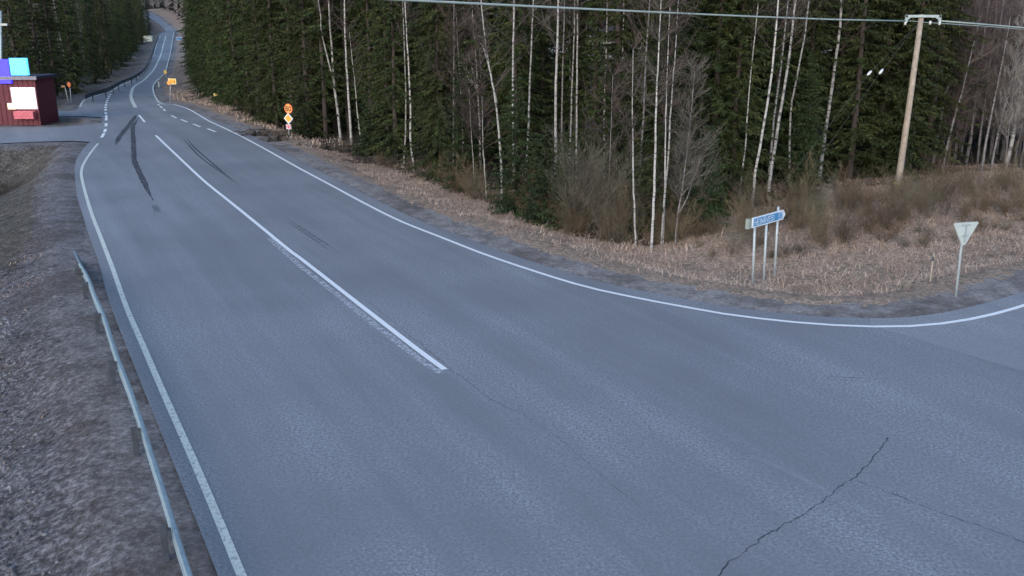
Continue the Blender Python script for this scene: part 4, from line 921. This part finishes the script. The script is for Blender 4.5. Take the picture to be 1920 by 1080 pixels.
p = hit(1170, 450); place_bush(BIG, p[0], p[1]+1.6, .72, 'smaller bare willow bush between the large bush and the forest-front birches', name='willow_bush')
p = hit(1305, 440); place_bush(BIG, p[0], p[1]+1.5, .7, 'bare grey bush right of the branching grey tree', name='willow_bush')
cnt = 0
while cnt < 150:
    x = random.uniform(1300, 2010); lo_ = np.interp(x, [1300,1400,1550,1750,1920,2010],[398,388,366,352,345,340]); hi_ = np.interp(x, [1300,1400,1500,1700,1800,1920,2010],[478,496,486,476,452,432,420])
    y = lo_+(hi_-lo_)*random.random(); p = hit(x, y)
    place_bush(random.choice(SC), p[0], p[1], random.uniform(.4,.95)*(1 if y < hi_-22 else .6), ('low front ' if y > (lo_+hi_)/2 else 'rear ')+'brown willow shrub '+swhere(p[0],p[1]), 'willow shrubs of the roadside thicket'); cnt += 1
for k in range(46):
    x = random.uniform(620, 1300); y = np.interp(x, [p_[0] for p_ in FOREST_EDGE_PX], [p_[1] for p_ in FOREST_EDGE_PX])+random.uniform(-8,1); p = hit(x, y)
    place_bush(random.choice(SC), p[0], p[1], random.uniform(.5,1.0), 'low bare shrub at the forest foot '+where(p[0],p[1]), 'low shrubs along the forest foot')
M['soil'] = plain('dark_soil', (.03,.025,.022), .95)
# fallen brush beside the road
def brush(px, label, n, size):
    p = hit(*px); r = random.Random(int(px[0])); root = empty('brush_pile', p, 0, label, 'brush pile'); b = MB()
    for k in range(n):
        c = np.array([r.gauss(0,size), r.gauss(0,size*.45), r.uniform(.02,.4)]); d = np.array([r.gauss(0,1), r.gauss(0,.7), r.gauss(0,.35)]); d /= np.linalg.norm(d); L = r.uniform(.3,1.2)
        b.tube([c-d*L/2, c+Zv*.04, c+d*L/2], [.03,.025,.01], 4, False)
    b.build('branches', M['twig_dark'], root)
    for k in range(4):
        b = MB(); c = np.array([r.gauss(0,size*.7), r.gauss(0,size*.3), .06]); b.tube([c-np.array([.16,0,.1]), c+np.array([0,0,.1]), c+np.array([.2,.04,-.05])], [.10,.17,.08], 7)
        b.build('clod', M['soil'], root)
brush((497,254), 'dark brush and soil heap at the roadside below the 80 sign', 60, .8)
brush((518,264), 'small dark brush heap just below the larger heap by the 80 sign', 26, .5)
brush((618,282), 'tangled brush heap with pale branch ends at the forest foot right of the 80 sign', 110, 1.3)
brush((700,306), 'low brush heap under the dark trunks left of the close birch pair', 70, 1.2)

# ------------------------------------------------------------------ grass, stones
def blades(name, P, hgt, wid, flat, mat, label, cat_, seed, var=.5):
    r = np.random.default_rng(seed); n = len(P); z = terrain(P[:,0], P[:,1])[0]
    a = r.uniform(0, 2*np.pi, n); L = hgt*r.uniform(1-var, 1+var, n); fl = np.clip(flat+r.normal(0,.25,n), .05, 1.5)
    d = np.stack([np.cos(a)*np.sin(fl), np.sin(a)*np.sin(fl), np.cos(fl)], 1); s_2 = np.stack([-np.sin(a), np.cos(a), np.zeros(n)], 1)
    B = np.stack([P[:,0], P[:,1], z-.01], 1); w_ = (wid*r.uniform(.6,1.4,n))[:,None]
    mid = B+d*L[:,None]*.55; tip = B+d*L[:,None]; tip[:,2] -= L*.18
    Q = np.stack([B-s_2*w_*.5, B+s_2*w_*.5, mid+s_2*w_*.4, mid-s_2*w_*.4], 1); T3 = np.stack([mid-s_2*w_*.4, mid+s_2*w_*.4, tip, tip], 1)
    V = np.concatenate([Q.reshape(-1,3), np.stack([mid-s_2*w_*.4, mid+s_2*w_*.4, tip], 1).reshape(-1,3)])
    me = bpy.data.meshes.new(name); fq = [tuple(x) for x in np.arange(n*4).reshape(n,4)]; ft = [tuple(x) for x in (n*4+np.arange(n*3).reshape(n,3))]
    me.from_pydata(V.tolist(), [], fq+ft); me.materials.append(mat); me.update()
    return tag(obj(name, me), label, cat_, kind='stuff')
def straw(name, cs, var):
    m, t, b = new_mat(name); v = mapped(t); n = nz(t, v, .7, 4, .6); n2 = nz(t, v, 14, 3, .7)
    c = ramp(t, mth(t,'ADD', mth(t,'MULTIPLY',n,.5), mth(t,'MULTIPLY',n2,.5)), [(.34, cs[0]), (.5, cs[1]), (.64, cs[2])])
    t.links.new(c, b.inputs['Base Color']); b.inputs['Roughness'].default_value = .9; b.inputs['Specular IOR Level'].default_value = .1; return m
M['straw'] = straw('dry_grass', ((.25,.175,.125),(.55,.395,.29),(.75,.58,.45)), .3)
M['green'] = straw('short_grass', ((.08,.085,.05),(.15,.15,.10),(.22,.20,.14)), .3)
M['leftgrass'] = straw('left_slope_grass', ((.055,.048,.036),(.12,.105,.08),(.20,.175,.14)), .3)
def scatter(n, x0, x1, y0, y1, cond, seed):
    r = np.random.default_rng(seed); X = r.uniform(x0, x1, n*5); Y = r.uniform(y0, y1, n*5)
    z, d, lf = terrain(X, Y); k = cond(X, Y, d, lf, r); P = np.stack([X[k], Y[k]], 1); return P[:n]
def c_right(X, Y, d, lf, r): 
    clump = vnoise(X, Y, 1.1, 8); return (~lf) & (d > 1.7+(vnoise(X,Y,1.5,4)-.5)*1.6) & (~in_forest(X,Y) | (seg_dist(X,Y,FE,False) < 2)) & (r.random(len(X)) < .15+1.0*clump*np.clip((d-1)/2.5,.1,1))
P = scatter(165000, -38, 40, 22, 60, c_right, 1); P2 = scatter(14000, -60, -5, 60, 125, c_right, 2)
blades('dry_grass', P, .27, .013, 1.22, M['straw'], 'pale dead grass matted over the right verge', 'grass', 3)
blades('dry_grass', P2, .36, .04, .8, M['straw'], 'pale dead grass on the far right verge', 'grass', 4)
def c_tuft(X, Y, d, lf, r):
    t_ = vnoise(X, Y, .55, 21)*vnoise(X, Y, 3.1, 22); return (~lf) & (d > 3.2) & (~in_forest(X,Y)) & (t_ > .42)
P = scatter(8000, -38, 40, 22, 60, c_tuft, 5)
blades('dry_grass', P, .42, .013, .75, M['straw'], 'taller dead stalks standing in tufts on the right verge', 'grass', 6)
def c_green(X, Y, d, lf, r): return (~lf) & (d > 1.4) & (d < 4.2) & (vnoise(X,Y,.9,12) > .55)
P = scatter(16000, -30, 40, 20, 58, c_green, 7); blades('short_grass', P, .09, .018, .8, M['green'], 'short greyish green grass beside the right shoulder', 'grass', 8)
def c_left(X, Y, d, lf, r): return lf & (d > 1.6+(vnoise(X,Y,1.2,5)-.5)) & (r.random(len(X)) < sst(Y, 24, 38)*vnoise(X,Y,.8,6)*1.5)
P = scatter(42000, -42, -5, 20, 66, c_left, 9); blades('slope_grass', P, .11, .018, 1.1, M['leftgrass'], 'thin brown grass on the left slope', 'grass', 10)
def c_tl(X, Y, d, lf, r): return lf & (d > 1.7) & (vnoise(X,Y,.8,31)*vnoise(X,Y,2.6,32) > .48)
P = scatter(9000, -18, -3, 9, 34, c_tl, 11); blades('slope_grass', P, .10, .012, 1.0, M['straw'], 'small dead grass tufts on the left gravel', 'grass', 12)
def stones(n, cond, box, smin, smax, seed, mat, label):
    P = scatter(n, *box, cond, seed); r = np.random.default_rng(seed+1); n = len(P)
    base = np.array([(1,0,0),(-.5,.87,0),(-.5,-.87,0),(0,0,.75),(.35,.5,.45),(0,0,-.5)]); base = np.array([(1,0,0),(0,1,0),(-1,0,0),(0,-1,0),(0.1,0.1,.8),(0,0,-.6),(.6,.6,.4),(-.5,.5,.5)])
    fcs = np.array([(0,6,4),(6,1,4),(1,7,4),(7,2,4),(2,3,4),(3,0,4),(0,1,6),(1,2,7)])
    sc = (smin*(smax/smin)**(r.random(n)**1.5))[:,None,None]; V = base[None]*sc*r.uniform(.55,1.25,(n,8,3)); a = r.uniform(0,6.28,n); c_, s_3 = np.cos(a)[:,None], np.sin(a)[:,None]
    X = V[...,0]*c_-V[...,1]*s_3+P[:,0][:,None]; Y = V[...,0]*s_3+V[...,1]*c_+P[:,1][:,None]; Z = V[...,2]+terrain(P[:,0], P[:,1])[0][:,None]
    me = mesh('gravel_stones', np.stack([X,Y,Z],-1).reshape(-1,3), (fcs[None]+np.arange(n)[:,None,None]*8).reshape(-1,3), mat); return tag(obj('gravel_stones', me), label, 'stones', kind='stuff')
M['stone'] = straw('stone_grey', ((.04,.038,.04),(.13,.122,.125),(.34,.33,.33)), .3)
def c_st(X, Y, d, lf, r): return lf & (d > 1.7) & (r.random(len(X)) < (1-sst(Y,24,40))*(.25+vnoise(X,Y,1.7,41)**1.5)*sst(d,1.7,4.5))
stones(22000, c_st, (-15,-3,7,38), .018, .09, 50, M['stone'], 'loose grey stones over the left gravel slope')
def c_st2(X, Y, d, lf, r): return (d > .1) & (d < 2.6) & (r.random(len(X)) < .6)
stones(9000, c_st2, (-26,36,14,56), .008, .025, 60, M['stone'], 'fine gravel on the road shoulders')
def c_st3(X, Y, d, lf, r): return (d < 0)&(vnoise(X,Y,3,88) > .6)
stones(260, c_st3, (-14,30,9,50), .008, .018, 70, plain('grit', (.06,.055,.055), .9), 'scattered grit lying on the asphalt')

# ------------------------------------------------------------------ made-up kiosk with glowing panels at the far left
p = hit(40, 236); k = p[1]/F
root = empty('made_up_kiosk', p, 0, 'made-up dark red kiosk with glowing white, blue and cyan panels', 'kiosk')  # invented building standing in for bright colour blocks of unknown origin
def X_(px, py=None): return (px-40)*k+(0 if py is None else .155*(236-py)*k)
def Z_(py): return (236-py)*k*.985
wall = plain('kiosk_wall', (.12,.02,.03), .7); b = MB(); b.box(((X_(-60)+X_(72))/2, 1.9, Z_(150)/2), (X_(72)-X_(-60), 3.0, Z_(150))); wo_ = b.build('wall', wall, root)
b = MB(); b.box(((X_(-60)+X_(72))/2, 1.9, Z_(150)+.1), (X_(72)-X_(-60)+.5, 3.5, .2)); b.build('roof', plain('kiosk_roof', (.04,.03,.05), .8), root)
b = MB()
for kx in range(14): b.box((X_(-60)+(X_(72)-X_(-60))*(kx+.5)/14, .385, Z_(150)/2), (.05,.03,Z_(150)-.02))
b.build('cladding_battens', plain('batten_red', (.09,.018,.026), .8), root)
b = MB(); b.box((X_(-60)*.5+X_(72)*.5, .12, Z_(150)+.08), (X_(72)-X_(-60)+.56, .05, .26)); b.build('fascia', plain('fascia_grey', (.22,.20,.24), .6), root)
b = MB(); b.box((X_(-20), .33, 1.0), (.85,.06,2.0)); dr_ = b.build('door', plain('door_brown', (.10,.06,.07), .6), root)
b = MB(); b.box((X_(-20)+.33, .27, 1.0), (.05,.08,.16)); b.build('handle', M['galv'], dr_)
lit = plain('glow_white', (1.,.97,.95), .5, emit=1.4); beige = plain('glow_beige', (.85,.70,.45), .5, emit=.5); cy = plain('glow_cyan', (.08,.52,1.), .5, emit=.8); bl_ = plain('glow_blue', (.04,.03,.8), .5, emit=.7)  # made-up glow: emission gives the invented panels their bright colours
b = MB(); b.box(((X_(18,185)+X_(63,185))/2, .36, (Z_(205)+Z_(166))/2), (X_(63)-X_(18), .06, Z_(166)-Z_(205))); fr = b.build('glow_panel', lit, root)
b = MB()
for xx in (18, 33, 48, 63): b.box((X_(xx,185), .31, (Z_(205)+Z_(166))/2), (.06,.05, Z_(166)-Z_(205)+.1))
b.box(((X_(18,178)+X_(63,178))/2, .30, Z_(178)), (X_(63)-X_(18),.05,.05)); b.build('frame', plain('kiosk_frame', (.45,.35,.35), .6), fr)
b = MB(); b.box((X_(24), .28, (Z_(206)+Z_(194))/2), (X_(30)-X_(16), .1, .45)); b.build('beige_glow_board', beige, root)
b = MB(); b.box(((X_(30)+X_(66))/2, .15, Z_(216)), (X_(66)-X_(30), .5, .55)); b.build('counter', plain('kiosk_counter', (.55,.12,.15), .6), root)
b = MB(); b.box(((X_(16,128)+X_(47,128))/2, .3, (Z_(143)+Z_(112))/2), (X_(47)-X_(16), .25, Z_(112)-Z_(143))); b.build('cyan_glow_board', cy, root)
b = MB(); b.box(((X_(-8,135)+X_(15,135))/2, .28, (Z_(158)+Z_(114))/2), (X_(15)-X_(-8), .25, Z_(114)-Z_(158))); b.build('blue_glow_board', bl_, root)
b = MB(); b.tube([(X_(10),.5,Z_(150)),(X_(10),.5,Z_(116))], .05, 8); b.tube([(X_(40),.5,Z_(150)),(X_(40),.5,Z_(116))], .05, 8); b.build('glow_board_brackets', M['galv'], root)
# pale mast at the top left corner
p = hit(2, 212); root = empty('pale_mast', p, 0, 'pale green-grey mast with a small cross plate at the top left corner', 'mast')
t2 = at_y(1, 20, p[1])-p; b = MB(); b.tube([(0,0,-.3),(t2[0],0,t2[2])], [.12,.1], 10); b.build('pole', M['galv'], root, True)
c2 = at_y(2, 46, p[1])-p; b = MB(); b.box(c2, (1.1,.2,.18)); b.build('cross_plate', M['signback'], root)
for o in bpy.data.objects:
    if o.type == 'MESH' and o.parent is None and 'kind' not in o and 'label' not in o: print('UNLABELLED', o.name)
